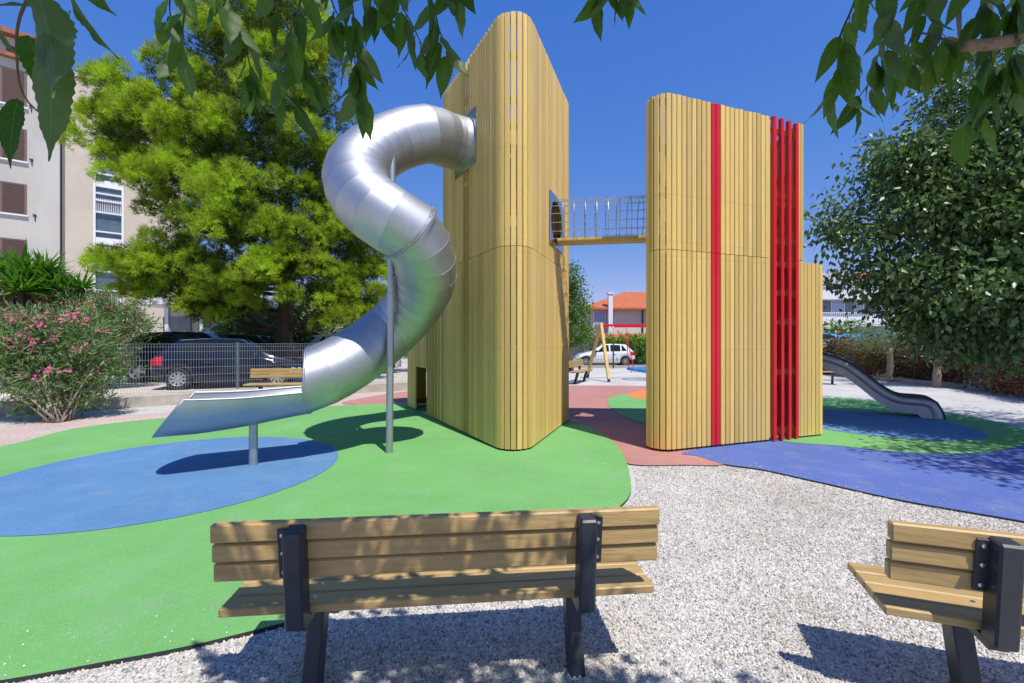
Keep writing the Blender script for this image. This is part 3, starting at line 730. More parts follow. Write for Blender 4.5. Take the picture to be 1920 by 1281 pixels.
# posts
pb = Vector((*G(730, 850), 0)); ptop = P3(735.5, 268, pb.y); ptop.z = 4.16
mb = MB(); mb.tube([pb, ptop], .047, 20); mb.tube([pb + Vector((0, 0, .0)), pb + Vector((0, 0, .012))], .055, 20)
o = mb.build('support_post', m_galv, slide, smooth=True, angle=40)
mb = MB(); 
for h, t_ in ((4.08, (740, 268, 6.30)), (1.72, (737, 612, 6.37))):
    q = pb.lerp(ptop, h / 4.16); tq = P3(*t_); mb.beam(q, q + (tq - q).normalized() * .14, .05, .06)
mb.build('bracket', m_galv, slide)
sb = Vector((*G(475, 874), 0)); mb = MB(); mb.tube([sb, sb + Vector((0, 0, .50))], .048, 20); mb.tube([sb + Vector((0, 0, .5)), sb + Vector((0, 0, .505))], .051, 20)
mb.tube([sb + Vector((0, 0, .5)), sb + Vector((0, 0, .66))], .028, 14); mb.box(sb + Vector((0, -.0, .60)), (.07, .012, .14), rz=math.atan2(hd.y, hd.x))
mb.build('support_post', m_galv, slide, smooth=True, angle=40)

# ------------------------------------------------------------------ open slide on the right
os_ = thing('open_slide', 'wavy open steel slide coming down onto the blue rubber patch', 'slide', (7.2, 9.5, 0))
hs = Vector((1.95, -1.45, 0)).normalized(); cs = Vector((-hs.y, hs.x, 0)); S0 = Vector((6.22, 10.2, 0))
prof_s = [(0, 1.50), (.3, 1.40), (.6, 1.22), (.8, 1.09), (1.0, 1.02), (1.2, .93), (1.45, .72), (1.7, .48), (1.9, .33), (2.1, .25), (2.35, .24), (2.50, .22), (2.56, .12), (2.575, .0)]
cen = [S0 + hs * a + Vector((0, 0, h)) for a, h in prof_s]; cen = catmull(cen, 5)
sec = [(-.27, .19), (-.272, .05), (-.25, .0), (-.12, -.02), (0, -.025), (.12, -.02), (.25, .0), (.272, .05), (.27, .19)]
rows = []
for i, c in enumerate(cen):
    t = (cen[min(i + 1, len(cen) - 1)] - cen[max(i - 1, 0)]).normalized(); nn = t.cross(cs); nn = nn if nn.z > 0 or abs(t.z) > .9 else -nn
    if abs(t.z) > .8: nn = hs
    rows.append([c + cs * x + nn * z * (1 if z < 0 else .9) for x, z in sec])
mb = MB(); k = len(sec)
mb.add([v for r_ in rows for v in r_], [(i * k + j, i * k + j + 1, (i + 1) * k + j + 1, (i + 1) * k + j) for i in range(len(rows) - 1) for j in range(k - 1)])
o = mb.build('chute', m_steel, os_, smooth=True, angle=50); md = o.modifiers.new('wall', 'SOLIDIFY'); md.thickness = .01; md.offset = 0
mb = MB(); mb.tube([r_[0] for r_ in rows], .014, 8); mb.build('handrail', m_post, os_, smooth=True)
mb = MB(); mb.tube([r_[-1] for r_ in rows], .014, 8); mb.build('handrail', m_post, os_, smooth=True)
# side skirts below the chute
mb = MB()
for sgn in (-1, 1):
    vs = []; 
    for i in range(0, len(cen), 2):
        c = cen[i]; dz = .16 if i < 52 else c.z
        p = c + cs * .262 * sgn; vs += [p, p - Vector((0, 0, min(dz, c.z - .0)))]
    mm = len(vs) // 2; mb.add(vs, [(2 * i, 2 * i + 1, 2 * i + 3, 2 * i + 2) for i in range(mm - 1)])
o = mb.build('side_skirt', m_steel, os_); md = o.modifiers.new('wall', 'SOLIDIFY'); md.thickness = .006

# ------------------------------------------------------------------ benches (local: +x along, +y faces the seated view, origin on the ground under the post line)
def make_bench(label, group):
    r = thing('park_bench', label, 'bench', group=group)
    for k in range(3):
        mb = MB(); z = .574 + k * .082 + .036
        mb.box((0, .035 - .012 * k, z), (1.83, .042, .073), bev=.006); mb.build('back_plank', m_bench, r, local=True)
    for k in range(4):
        mb = MB(); mb.box((0, .092 + k * .098, .430), (1.83, .091, .036), bev=.005); mb.build('seat_plank', m_bench, r, local=True)
    for x in (-.585, .585):
        mb = MB(); mb.beam((x, -.005, .40), (x, -.035, .80), .072, .085, up=(0, 1, 0), bev=.008); mb.build('back_post', m_post, r, local=True)
        mb = MB(); mb.beam((x, .27, .405), (x, .145, -.03), .070, .09, up=(0, 1, 0), bev=.006)
        mb.beam((x, .0, .385), (x, .46, .405), .06, .03, up=(0, 0, 1)); mb.box((x, .165, .0), (.12, .16, .012), bev=.002) if False else None
        mb.build('leg', m_post, r, local=True)
        mb = MB(); xo = x - .054 * (1 if x < 0 else -1); mb.beam((xo, .009, .585), (xo, -.017, .79), .040, .008, up=(0, 1, 0), bev=.002); pl_ = mb.build('bracket_plate', m_post, r, local=True)
        mb = MB()
        for h in (.61, .69, .765): mb.lathe([(0, -.007), (.008, -.006), (.010, .002)], (xo, .009 - (h - .585) * .127 - .005, h), 'Y', 10)
        for yy in (.15, .25, .35, .43): mb.lathe([(.009, 0), (.008, .003), (0, .004)], (x + .03, yy - .05, .448), 'Z', 10)
        mb.build('bolts', m_bolt, r, local=True)
    return r
GB = 'tan plank benches with charcoal steel legs'
b1 = make_bench('dappled near bench seen from behind, its full length in front of the green surface', GB)
def place_bench(b, x, y, deg): b.location = (x, y, -.03 if y < 10 else 0); b.rotation_euler = (0, 0, math.radians(deg))
a = Vector((-1.161, 1.70)); bq = Vector((.615, 1.873)); ctr_ = (a + bq) / 2
d_ = (bq - a).normalized(); nrm = Vector((-d_.y, d_.x)); q = ctr_ + nrm * .0
place_bench(b1, q.x, q.y + .02, math.degrees(math.atan2(d_.y, d_.x)))
b2 = copy_tree(b1); b2['label'] = 'sunlit near bench cut off by the right edge of the picture'
d2 = Vector((.947, -.322)); q = Vector((1.475, 1.735)) + d2 * .945 + Vector((.322, .947)) * .02; place_bench(b2, q.x, q.y, math.degrees(math.atan2(d2.y, d2.x)))
b3 = copy_tree(b1); b3['label'] = 'far left bench by the wire fence, in front of the dark blue hatchback'
place_bench(b3, -5.75, 11.28, 180 + 8); b3.location.z = 0.0
b4 = copy_tree(b1); b4['label'] = 'small far bench beside the wooden leg of the basket swing'
place_bench(b4, 2.35, 16.2, -115); b4.location.z = 0
b5 = copy_tree(b1); b5['label'] = 'far bench peeking out behind the open steel slide'
place_bench(b5, 10.9, 15.9, 150); b5.location.z = 0

# ------------------------------------------------------------------ mesh fence
def fence_line(name, label, pts, zb, hgt, wire_step, m, mpost, hz, post_r=.03, group=None, cat='fence', r=.0028, posts=None):
    rt = thing(name, label, cat, (pts[0][0], pts[0][1], zb), group=group)
    for a, b in zip(pts, pts[1:]):
        a = Vector((*a, zb)); b = Vector((*b, zb)); l = (b - a).length; u = (b - a) / l; mb = MB(); k = int(l / wire_step)
        for i in range(1, k):
            p = a + u * (i * l / k); mb.beam(p + Vector((0, 0, .03)), p + Vector((0, 0, hgt)), r * 2, r * 2, up=(u.y, -u.x, 0))
        for h in hz:
            mb.beam(a + Vector((0, 0, h)), b + Vector((0, 0, h)), r * 2.2, r * 2.2)
        mb.build('mesh_panel', m, rt)
    for p in pts:
        mb = MB(); mb.box((p[0], p[1], zb + hgt / 2 + .01), (post_r * 2, post_r * 2, hgt + .03), rz=math.radians(36), bev=.004); mb.box((p[0], p[1], zb + hgt + .03), (post_r * 2.2, post_r * 2.2, .01), rz=math.radians(36))
        mb.build('post', mpost, rt)
    return rt
m_fpost = mat('fence_post_paint', (.10, .125, .16), rough=.5, var=.1)
fence_line('mesh_fence', 'grey welded wire fence on the kerb in front of the parked cars', FP, FB, 1.20, .055, m_wire, m_fpost, [.03, .22, .41, .60, .80, 1.0, 1.12, 1.19])
m_gpost = mat('dark_green_fence', (.025, .05, .035), rough=.6, var=.1)
fence_line('mesh_fence', 'dark green wire fence in front of the white car and the swing', [(2.0, 24.4), (3.3, 24.4), (5.65, 24.4), (8.0, 24.4), (10.4, 24.4), (12.8, 24.4)], 0.0, 1.40, .09, m_gpost, m_gpost, [.05, .5, .95, 1.38], r=.0035)
fr = [(p[0] + .12, p[1] + .22) for p in kr]
fence_line('mesh_fence', 'thin dark fence with tall posts in front of the dry brown hedge', [fr[0], (fr[1][0] - .6, fr[1][1] + .3), fr[2], fr[3], fr[4], fr[5], fr[6]], .1, 1.42, .2, m_gpost, m_gpost, [.1, .75, 1.4], post_r=.035, r=.002)

# ------------------------------------------------------------------ cars
m_tyre = mat('tyre_rubber', (.018, .018, .019), rough=.85, var=.1); m_rim = mat('alloy', (.55, .56, .58), rough=.35, metal=.7, var=.05)
m_glass = mat('car_glass', (.012, .015, .018), rough=.03, var=0, spec=.35); m_tail = mat('tail_light', (.55, .01, .015), rough=.15, var=0)
m_trim = mat('black_trim', (.02, .02, .022), rough=.5, var=.05); m_head = mat('head_lamp', (.6, .62, .65), rough=.1, var=0)
m_plate2 = mat('number_plate', (.75, .75, .72), rough=.4, var=0)
def make_car(name, label, paint, L, Wd, H, wb, roh, belt, roofx, wr=.31, style='hatch', spokes=8, roof_mat=None, group='cars parked beyond the fences'):
    """local: x from rear (0) to front (L), y across, z up"""
    rt = thing(name, label, 'car', group=group)
    xs = np.linspace(0, L, 110); hw = Wd / 2
    x0, x1, x2, x3 = roofx      # rear glass base, roof start, roof end, windscreen base
    wheels = (roh, roh + wb)
    zb = np.interp(xs, [0, .12, .5, x3 - .2, L * .93, L], [belt * .93, belt * 1.0, belt * 1.03, belt * .94, belt * .68, belt * .52])
    zr = np.interp(xs, [0, .04, x0, x1, (x1 + x2) / 2, x2, x3, L * .93, L - .03, L], [belt * .55, belt * .93, belt * 1.06, H * .97, H, H * .985, belt * 1.06, belt * .86, belt * .62, belt * .46])
    zr = np.maximum(zr, zb + .012)
    ww = hw * np.interp(xs, [0, .08, .35, 1.0, L - .9, L - .25, L], [.78, .90, .97, 1, 1, .93, .70])
    zs = np.full_like(xs, .20)
    zs[xs < .35] = np.interp(xs[xs < .35], [0, .35], [.34, .22]); zs[xs > L - .4] = np.interp(xs[xs > L - .4], [L - .4, L], [.2, .26])
    for wx in wheels:
        dd = np.abs(xs - wx); ar_ = wr * 1.16; ins = dd < ar_
        zs[ins] = np.maximum(zs[ins], wr + np.sqrt(ar_ ** 2 - dd[ins] ** 2))
    rows = []
    for i, x in enumerate(xs):
        w0 = ww[i]; wrf = w0 * np.interp(zr[i] - zb[i], [0, .1, H - belt], [.93, .88, .70]); s = zs[i]; b = zb[i]; r = zr[i]
        lowz = min(s, b - .05)
        pts = [(w0 * .955, lowz), (w0 * .985, lowz + (b - lowz) * .22), (w0, lowz + (b - lowz) * .45), (w0 * 1.0, lowz + (b - lowz) * .66), (w0 * .985, lowz + (b - lowz) * .86), (w0 * .955, b)]
        for f in (.12, .32, .52, .72, .88, 1.0): pts.append((w0 * .945 + (wrf - w0 * .945) * f ** 1.15, b + (r - .035 * min(1, (r - b) / .3) - b) * f))
        for f in (.85, .6, .3, 0): pts.append((wrf * f, r - .03 * (f ** 2) * min(1, (r - b) / .3)))
        rows.append(pts)
    A = np.array(rows); nx, nrw = A.shape[:2]
    P = np.zeros((nx, nrw * 2 - 1, 3))
    for i in range(nx):
        for j in range(nrw): P[i, j] = (xs[i], A[i, j, 0], A[i, j, 1]); P[i, nrw * 2 - 2 - j] = (xs[i], -A[i, j, 0], A[i, j, 1])
    M_ = P.shape[1]
    body = MB(); fs = [(i * M_ + j, i * M_ + j + 1, (i + 1) * M_ + j + 1, (i + 1) * M_ + j) for i in range(nx - 1) for j in range(M_ - 1)]
    body.add(P.reshape(-1, 3), fs + [tuple(range(M_)), tuple(range((nx - 1) * M_, nx * M_))])
    body.build('body', paint, rt, smooth=True, local=True, angle=38)
    N_ = np.zeros_like(P)
    dx = np.gradient(P, axis=0); dj = np.gradient(P, axis=1); N_ = np.cross(dj, dx); N_ /= (np.linalg.norm(N_, axis=2, keepdims=True) + 1e-9)
    if (N_[nx // 2, nrw - 1, 2] < 0): N_ = -N_
    def patch(nm, pred, m, off=.004, parent=rt):
        mb = MB(); Q = P + N_ * off
        for i in range(nx - 1):
            for j in range(M_ - 1):
                jj = j if j < nrw - 1 else 2 * nrw - 3 - j
                c = P[i:i + 2, j:j + 2].mean((0, 1))
                if pred((xs[i] + xs[i + 1]) / 2, jj, c): mb.add([Q[i, j], Q[i, j + 1], Q[i + 1, j + 1], Q[i + 1, j]], [(0, 1, 2, 3)])
        if mb.v:
            o = mb.build(nm, m, parent, smooth=True, local=True)
            bm = bmesh.new(); bm.from_mesh(o.data); bmesh.ops.remove_doubles(bm, verts=bm.verts, dist=.0005); bm.to_mesh(o.data); bm.free()
            return o
    def gl(x, jj, c):
        if not 6 <= jj <= 9: return False
        f = (jj - 5.5) / 5.0
        xa = x0 + .30 + (x1 - x0) * f * .8; xb = x3 - .12 - (x3 - x2) * f
        mid = (x0 + x3) / 2 + .1; rear = x0 + (x3 - x0) * .26
        return xa < x < xb and abs(x - mid) > .05 and (style == '3door' or abs(x - rear - .25) > .04)
    def side_point(x, f, sg):
        i = min(max((x / L) * (nx - 1), 0), nx - 1.001); i0 = int(i); a = i - i0; k = 5 + f * 6; k0 = min(int(k), 10); b_ = k - k0
        Q = (P + N_ * .006) if sg > 0 else None
        def g_(ii, kk):
            q = P[ii, kk] + np.abs(N_[ii, kk]) * np.array([0, 1, 0]) * .007; return q
        q = (g_(i0, k0) * (1 - a) + g_(i0 + 1, k0) * a) * (1 - b_) + (g_(i0, k0 + 1) * (1 - a) + g_(i0 + 1, k0 + 1) * a) * b_
        return (q[0], q[1] * sg, q[2])
    xa = lambda f: x0 + .34 + (x1 - x0) * f * .85
    xb = lambda f: x3 - .20 - (x3 - x2) * f * .95
    mid = (x0 + x3) / 2 + .12
    wins = [(xa, lambda f: mid - .05), (lambda f: mid + .05, xb)]
    if style != '3door': wins = [(xa, lambda f: max(xa(f) + .05, x0 + (x1 - x0) + .28)), (lambda f: x0 + (x1 - x0) + .36, lambda f: mid - .04), (lambda f: mid + .05, xb)]
    for sg in (-1, 1):
        for (fa_, fb2) in wins:
            mb = MB(); vs = [side_point(fa_(f) * (1 - u) + fb2(f) * u, f, sg) for f in np.linspace(.14, .86, 8) for u in np.linspace(0, 1, 8)]
            mb.add(vs, [(a * 8 + b_, a * 8 + b_ + 1, (a + 1) * 8 + b_ + 1, (a + 1) * 8 + b_) for a in range(7) for b_ in range(7)]); mb.build('side_window', m_glass, rt, smooth=True, local=True)
    patch('rear_window', lambda x, jj, c: jj >= 11 and x0 + .02 < x < x1 - .05, m_glass); patch('windscreen', lambda x, jj, c: jj >= 11 and x2 + .05 < x < x3 - .03, m_glass)
    if roof_mat: patch('roof', lambda x, jj, c: jj >= 11 and x1 - .04 < x < x2 + .04, roof_mat, .006)
    for sg in (-1, 1):
        patch('tail_light', lambda x, jj, c: -.01 < x < .34 and 3 <= jj <= 5 and c[2] > belt * (.66 + .5 * x) and c[1] * sg > hw * .5, m_tail, .010)
        patch('headlight', lambda x, jj, c: L - .42 < x < L - .02 and belt * .46 < c[2] < belt * .62 and jj <= 5 and c[1] * sg > hw * .35, m_head, .006)
    patch('bumper_strip', lambda x, jj, c: (x < .40) and belt * .36 < c[2] < belt * .50, m_trim, .012)
    patch('door_trim', lambda x, jj, c: wheels[0] + .5 < x < wheels[1] - .5 and belt * .49 < c[2] < belt * .56 and True, m_trim, .008)
    for sg in (-1, 1):
        mb = MB(); mb.box(((x0 + x3) / 2 - .12, sg * (hw + .008), belt * .84), (.17, .03, .03), bev=.008); mb.build('door_handle', m_trim, rt, local=True)
    for sg in (-1, 1):
        mb = MB(); mb.box((x3 - .35, sg * (hw + .07), belt + .05), (.12, .18, .13), bev=.03); mb.build('mirror', m_trim, rt, local=True)
    mb = MB(); mb.box((-.004, 0, belt * .60), (.012, .5, .11), bev=.002); mb.build('number_plate', m_plate2, rt, local=True)
    mb = MB(); mb.box((L / 2, 0, .42), (L - .5, Wd - .30, .40)); mb.build('underbody', m_trim, rt, local=True)
    for wx in wheels:
        for sg in (-1, 1):
            yc = sg * (hw - .13)
            wh = bpy.data.objects.new('wheel', None); scene.collection.objects.link(wh); wh.parent = rt; wh.location = (wx, yc, wr); wh.empty_display_size = .1
            t = MB(); t.lathe([(wr * .62, -.10), (wr * .93, -.10), (wr, -.07), (wr, .07), (wr * .93, .10), (wr * .62, .10)], (0, 0, 0), 'Y', 36); t.build('tyre', m_tyre, wh, smooth=True, local=True, angle=50)
            rm = MB(); oy = sg * .085
            rm.lathe([(wr * .66, oy + sg * .014), (wr * .60, oy + sg * .018), (wr * .57, oy), (wr * .56, oy - sg * .05)], (0, 0, 0), 'Y', 32)
            rm.lathe([(wr * .17, oy), (wr * .14, oy + sg * .014), (.0, oy + sg * .016)], (0, 0, 0), 'Y', 20)
            for k in range(spokes):
                t_ = 2 * math.pi * k / spokes; wsp = .36 * math.pi * wr / spokes * (1.5 if spokes > 6 else 1.1)
                d = Vector((math.cos(t_), 0, math.sin(t_))); rm.beam(d * wr * .13 + Vector((0, oy, 0)), d * wr * .60 + Vector((0, oy, 0)), wsp, .016, up=(0, sg, 0))
            rm.build('rim', m_rim, wh, smooth=True, local=True, angle=30)
            dk = MB(); dk.lathe([(wr * .63, oy - sg * .03), (0, oy - sg * .03)], (0, 0, 0), 'Y', 24); dk.build('brake_disc', m_trim, wh, local=True)
    return rt
m_navy = mat('navy_paint', (.005, .009, .022), rough=.10, var=0, coat=.4, spec=.3); m_black = mat('black_paint', (.012, .013, .018), rough=.2, var=0, coat=1.0)
m_silver = mat('silver_paint', (.50, .52, .55), rough=.3, var=0, metal=.4, coat=1.0); m_white = mat('white_paint', (.78, .78, .78), rough=.3, var=0, coat=1.0)
def put(c, hub_px, z, ang, roh, h): 
    c.rotation_euler = (0, 0, math.radians(ang)); u = Vector((math.cos(math.radians(ang)), math.sin(math.radians(ang))))
    near = Vector((u.y, -u.x))        # towards the camera side for cars heading right
    hub = Vector(((hub_px - 960) * z / F, z)); q = hub - u * roh - near * c['halfw']; c.location = (q.x, q.y, h); del c['halfw']
c1 = make_car('parked_car', 'dark blue three-door hatchback right behind the wire fence, red tail light', m_navy, 3.92, 1.70, 1.46, 2.47, .68, .90, (.10, .62, 2.15, 2.95), .305, '3door', 9)
c1['halfw'] = .85; put(c1, 332, 12.1, 19, .68, .15)
c2 = make_car('parked_car', 'large black and navy car, reflection painted on its roof, behind the blue hatchback', m_navy, 4.55, 1.85, 1.72, 2.65, .90, 1.06, (.22, .95, 2.7, 3.6), .36, 'hatch', 5, roof_mat=mat('roof_reflection', (.5, .52, .56), rough=.2, var=0, coat=1))  # pale roof colour stands in for a reflection on dark paint
c2['halfw'] = .92; put(c2, 256, 14.2, 14, .90, .15)
c3 = make_car('parked_car', 'black car whose roof and spoiler rise behind the blue hatchback', m_black, 4.3, 1.8, 1.66, 2.6, .85, 1.0, (.20, .7, 2.6, 3.4), .34, 'hatch', 5)
c3.location = (-9.4, 17.9, .15); c3.rotation_euler = (0, 0, math.radians(180 + 8))
c4 = make_car('parked_car', 'silver hatchback seen from behind, right of the pine trunk', m_silver, 4.2, 1.8, 1.66, 2.6, .85, 1.02, (.25, .8, 2.6, 3.4), .34, 'hatch', 5)
c4.location = (-8.6, 17.1, .15); c4.rotation_euler = (0, 0, math.radians(35))
c5 = make_car('parked_car', 'small white hatchback on the street beyond the basket swing', m_white, 3.6, 1.65, 1.38, 2.4, .62, .86, (.12, .55, 1.95, 2.75), .29, 'hatch', 6)
c5.location = (7.5, 27.3, .0); c5.rotation_euler = (0, 0, math.radians(180))

# ------------------------------------------------------------------ basket swing
sw = thing('basket_swing', 'wooden A-frame swing with red beam, red ropes and blue basket seat', 'swing', (5, 17, 0))
zb_ = 17.3; bt = P3(1127, 611, zb_); bl_h = bt.z; xs0 = bt.x; xs1 = xs0 + 3.0
for x in (xs0, xs1):
    for (dx, dy) in ((.10, -.95), (-.35, 1.1)):
        mb = MB(); mb.beam((x, zb_, bl_h + .08), (x + dx * (1 if x == xs0 else -1), zb_ + dy, .08), .11, .11, bev=.01); mb.build('wooden_leg', m_wood, sw)
        mb = MB(); mb.beam((x + dx * .96 * (1 if x == xs0 else -1), zb_ + dy * .96, .14), (x + dx * (1 if x == xs0 else -1), zb_ + dy, -.03), .09, .09); mb.build('steel_foot', m_post, sw)
mb = MB(); mb.beam((xs0, zb_, bl_h), (xs1, zb_, bl_h), .10, .13, bev=.008); mb.build('beam', m_red, sw)
sc = Vector((P3(1204, 694, zb_).x, zb_, .42)); mb = MB()
pts = [sc + Vector((math.cos(t) * .55, math.sin(t) * .55, 0)) for t in np.linspace(0, 2 * math.pi, 29)]; mb.tube(pts, .05, 8, caps=False)
for k in range(-4, 5):
    xk = k * .11; yy = math.sqrt(.53 ** 2 - xk ** 2)
    mb.tube([sc + Vector((xk, -yy, 0)), sc + Vector((xk, 0, -.14)), sc + Vector((xk, yy, 0))], .012, 5); mb.tube([sc + Vector((-yy, xk, 0)), sc + Vector((0, xk, -.14)), sc + Vector((yy, xk, 0))], .012, 5)
mb.build('basket', mat('blue_rope', (.03, .22, .55), rough=.7, var=.1), sw, smooth=True)
mb = MB()
for sx in (-1, 1):
    for sy in (-1, 1): mb.tube([Vector((sc.x + sx * .62, zb_, bl_h - .45)), sc + Vector((sx * .42, sy * .38, .02))], .018, 6)
    mb.tube([Vector((sc.x + sx * .62, zb_, bl_h - .45)), Vector((sc.x + sx * .62, zb_, bl_h))], .010, 6)
mb.build('rope', m_red, sw)
mb = MB()
for k in (1143.5, 1149): q = P3(k, 613, zb_ - .055); mb.lathe([(0, 0), (.03, 0), (.03, .012)], (q.x, q.y - .012, q.z), 'Y', 14)
mb.build('bolt_cap', mat('white_cap', (.8, .8, .8), var=0), sw)

# ------------------------------------------------------------------ apartment block on the left
ab = thing('apartment_building', 'tall pale apartment block with brown shutters and a glazed stairwell behind the pine', 'building', (-22, 24, 0))
O_ = Vector((-25.8, 22.6)); U_ = Vector((.774, .633)); Nn = Vector((.633, -.774))
def tpx(px): a = (px - 960) / F; return (a * O_.y - O_.x) / (U_.x - a * U_.y)
def hy(py, t): return C + (640.5 - py) * (O_.y + U_.y * t) / F
def fbox(mb, t0, t1, h0, h1, d0, d1, mi=0):
    c = O_ + U_ * ((t0 + t1) / 2) + Nn * ((d0 + d1) / 2); mb.box((c.x, c.y, (h0 + h1) / 2), (abs(t1 - t0), abs(d1 - d0), h1 - h0), rz=math.atan2(U_.y, U_.x), mi=mi)
m_wallg = mat('grey_render', (.50, .48, .44), rough=.9, var=.09, vscale=.6, bump=.15, bscale=12, col2=(.42, .39, .355), c2scale=.5, c2lo=.5, c2hi=.75, stretch=(1, 1, .5))
m_wallb = mat('beige_render', (.53, .465, .375), rough=.9, var=.09, vscale=.6, bump=.15, bscale=12)
m_tile2 = mat('old_roof_tile', (.30, .12, .07), rough=.9, var=.3, vscale=3, fine=.2, fscale=14)
m_shut = mat('brown_shutter', (.10, .055, .045), rough=.6, var=.1); m_fr = mat('white_frame', (.75, .76, .78), rough=.5, var=.03)
m_tile = mat('roof_tile', (.46, .125, .05), rough=.85, var=.2, vscale=3, fine=.2, fscale=14, bump=.4, bscale=8); m_gl = mat('window_glass', (.10, .14, .18), rough=.12, var=.3, vscale=1.5, spec=.8)
tL = tpx(112); tB = tpx(122); tS0, tS1 = tpx(175), tpx(232); tE = tpx(345); h1 = hy(113, tpx(30)); hat = hy(60, tpx(40)); hbg = hy(160, tpx(200))
mb = MB(); fbox(mb, -14, tL, -.2, h1, -9, 0); mb.build('wall', m_wallg, ab)
mb = MB(); fbox(mb, tL, tB, -.2, h1, -9, -.35); mb.build('recess', mat('recess_grey', (.18, .18, .19), rough=.7), ab)  # dark grey strip set back between the two walls
for q4 in ((tB, tS0, -.2), (tS1, tE, -.2), (tS0 + .001, tS1 - .001, hbg - 1.2)):
    mb = MB(); fbox(mb, q4[0], q4[1], q4[2], hbg, -9, .0); mb.build('wall', m_wallb, ab)
mb = MB(); fbox(mb, -14, tpx(66), h1, hat, -8, -1.0); mb.build('attic_wall', m_wallg, ab)
mb = MB(); fbox(mb, -14, tpx(72), hat, hat + .25, -8.5, -.5); mb.build('roof', m_tile2, ab); mb = MB(); fbox(mb, -14, tpx(60), h1, h1 + .18, -1.2, .35); mb.build('roof', m_tile2, ab)
mb = MB(); fbox(mb, tB, tE + .1, hbg, hbg + .22, -9, .12); mb.build('parapet', m_fr, ab)
# shutters
def shutter(t0, t1, h0, h1_):
    fr_ = MB(); fbox(fr_, t0 - .06, t1 + .06, h0 - .08, h1_ + .06, .0, .04); fo = fr_.build('window', mat('win_frame', (.16, .10, .085), rough=.6) if 'win_frame' not in bpy.data.materials else bpy.data.materials['win_frame'], ab)
    sh = MB(); k = int((h1_ - h0) / .07)
    for i in range(k): fbox(sh, t0 + .03, t1 - .03, h0 + i * (h1_ - h0) / k + .012, h0 + (i + 1) * (h1_ - h0) / k - .008, .042, .065)
    sh.build('shutter', m_shut, fo)
    si = MB(); fbox(si, t0 - .12, t1 + .12, h0 - .16, h0 - .09, .0, .12); si.build('sill', m_fr, fo)
tw0, tw1 = tpx(3), tpx(47)
for (ya, yb) in ((133, 194), (241, 297), (345, 398), (450, 498), (556, 602)):
    shutter(tw0, tw1, hy(yb, tpx(25)), hy(ya, tpx(25))); shutter(tw0 - 3.2, tw1 - 3.2, hy(yb, tpx(25)), hy(ya, tpx(25)))
mb = MB(); fbox(mb, tw0, tw1, hy(108, tpx(25)), hy(72, tpx(25)), -1.0, -.93); mb.build('window', m_shut, ab)
# stairwell glazing
mb = MB(); fbox(mb, tS0, tS1, 0, hbg - 1.2, -.6, -.18); mb.build('stairwell_glass', m_gl, ab)
mb = MB(); fbox(mb, tS0, tS0 + .09, 0, hbg - 1.2, -.18, .03); fbox(mb, tS1 - .09, tS1, 0, hbg - 1.2, -.18, .03)
tm = (tS0 + tS1) / 2; fl_ys = [222, 328, 436, 545]
for yy in (178, 222, 235, 258, 328, 365, 378, 400, 436, 465, 486, 510, 545, 590): fbox(mb, tS0 + .09, tS1 - .09, hy(yy, tm) - .035, hy(yy, tm) + .035, -.18, .0)
for yy in (240, 345, 452): fbox(mb, tS0 + .09, tS1 - .09, hy(yy, tm) - .22, hy(yy, tm) + .16, -.18, -.06)
mb.build('stairwell_frame', m_fr, ab)
mb = MB()
for yy in (215, 385, 480, 560):
    for k in range(14):
        t = tS0 + .14 + k * (tS1 - tS0 - .28) / 13; fbox(mb, t - .012, t + .012, hy(yy, tm) - .45, hy(yy, tm) + .35, -.10, -.08)
mb.build('stair_railing', m_fr, ab)
mb = MB()
for (px, py) in ((59, 203), (60, 303), (66, 407)):
    t = tpx(px); h = hy(py, t); fbox(mb, t - .02, t + .02, h - .2, h + .12, 0, .05); fbox(mb, t - .09, t + .05, h + .08, h + .12, .0, .06)
mb.build('wall_hook', m_trim, ab)
# entrance annexe of the block
en = thing('entrance_annexe', 'low white entrance building with flat canopy and posts under the pine', 'building', (-13, 22, 0))
mb = MB(); mb.box((-12.2, 24.0, 1.9), (11, 3.5, 3.6)); mb.build('wall', m_wallg, en)
mb = MB(); mb.box((-14.6, 21.0, 3.33), (6.4, 2.6, .28)); mb.build('canopy', m_fr, en)
for x in (-17.5, -15.9, -14.3, -12.7, -11.6):
    mb = MB(); mb.box((x, 20.2, 1.65), (.16, .16, 3.1)); mb.build('post', m_fr, en)
mb = MB(); mb.box((-12.9, 22.20, 1.35), (1.3, .06, 2.3)); mb.build('door', m_dark, en)
mb = MB(); mb.box((-11.0, 22.20, 1.5), (1.5, .06, 2.6)); mb.build('garage_door', m_wallg, en)
for x in (-17, -15.2):
    mb = MB(); mb.box((x, 22.2, 2.2), (1.4, .06, 1.1)); f_ = mb.build('window', m_gl, en)

# ------------------------------------------------------------------ house in the middle distance
def hip_roof(mb, x0, x1, y0, y1, h, rh, ov=.5, hip=None):
    x0 -= ov; x1 += ov; y0 -= ov; y1 += ov; ym = (y0 + y1) / 2; r = hip if hip is not None else (y1 - y0) / 2
    vs = [(x0, y0, h), (x1, y0, h), (x1, y1, h), (x0, y1, h), (x0 + r, ym, h + rh), (x1 - r, ym, h + rh), (x0, y0, h - .15), (x1, y0, h - .15), (x1, y1, h - .15), (x0, y1, h - .15)]
    mb.add(vs, [(0, 1, 5, 4), (1, 2, 5), (2, 3, 4, 5), (3, 0, 4), (6, 7, 1, 0), (7, 8, 2, 1), (8, 9, 3, 2), (9, 6, 0, 3), (9, 8, 7, 6)])
m_cream = mat('cream_render', (.66, .58, .52), rough=.9, var=.06, vscale=.5)
ho = thing('house', 'cream house with orange hipped tile roof and a white chimney beyond the swing', 'house', (12, 38, 0))
zz = 35.0; hx0 = (1100 - 960) * zz / F; he = C + (640.5 - 578) * zz / F
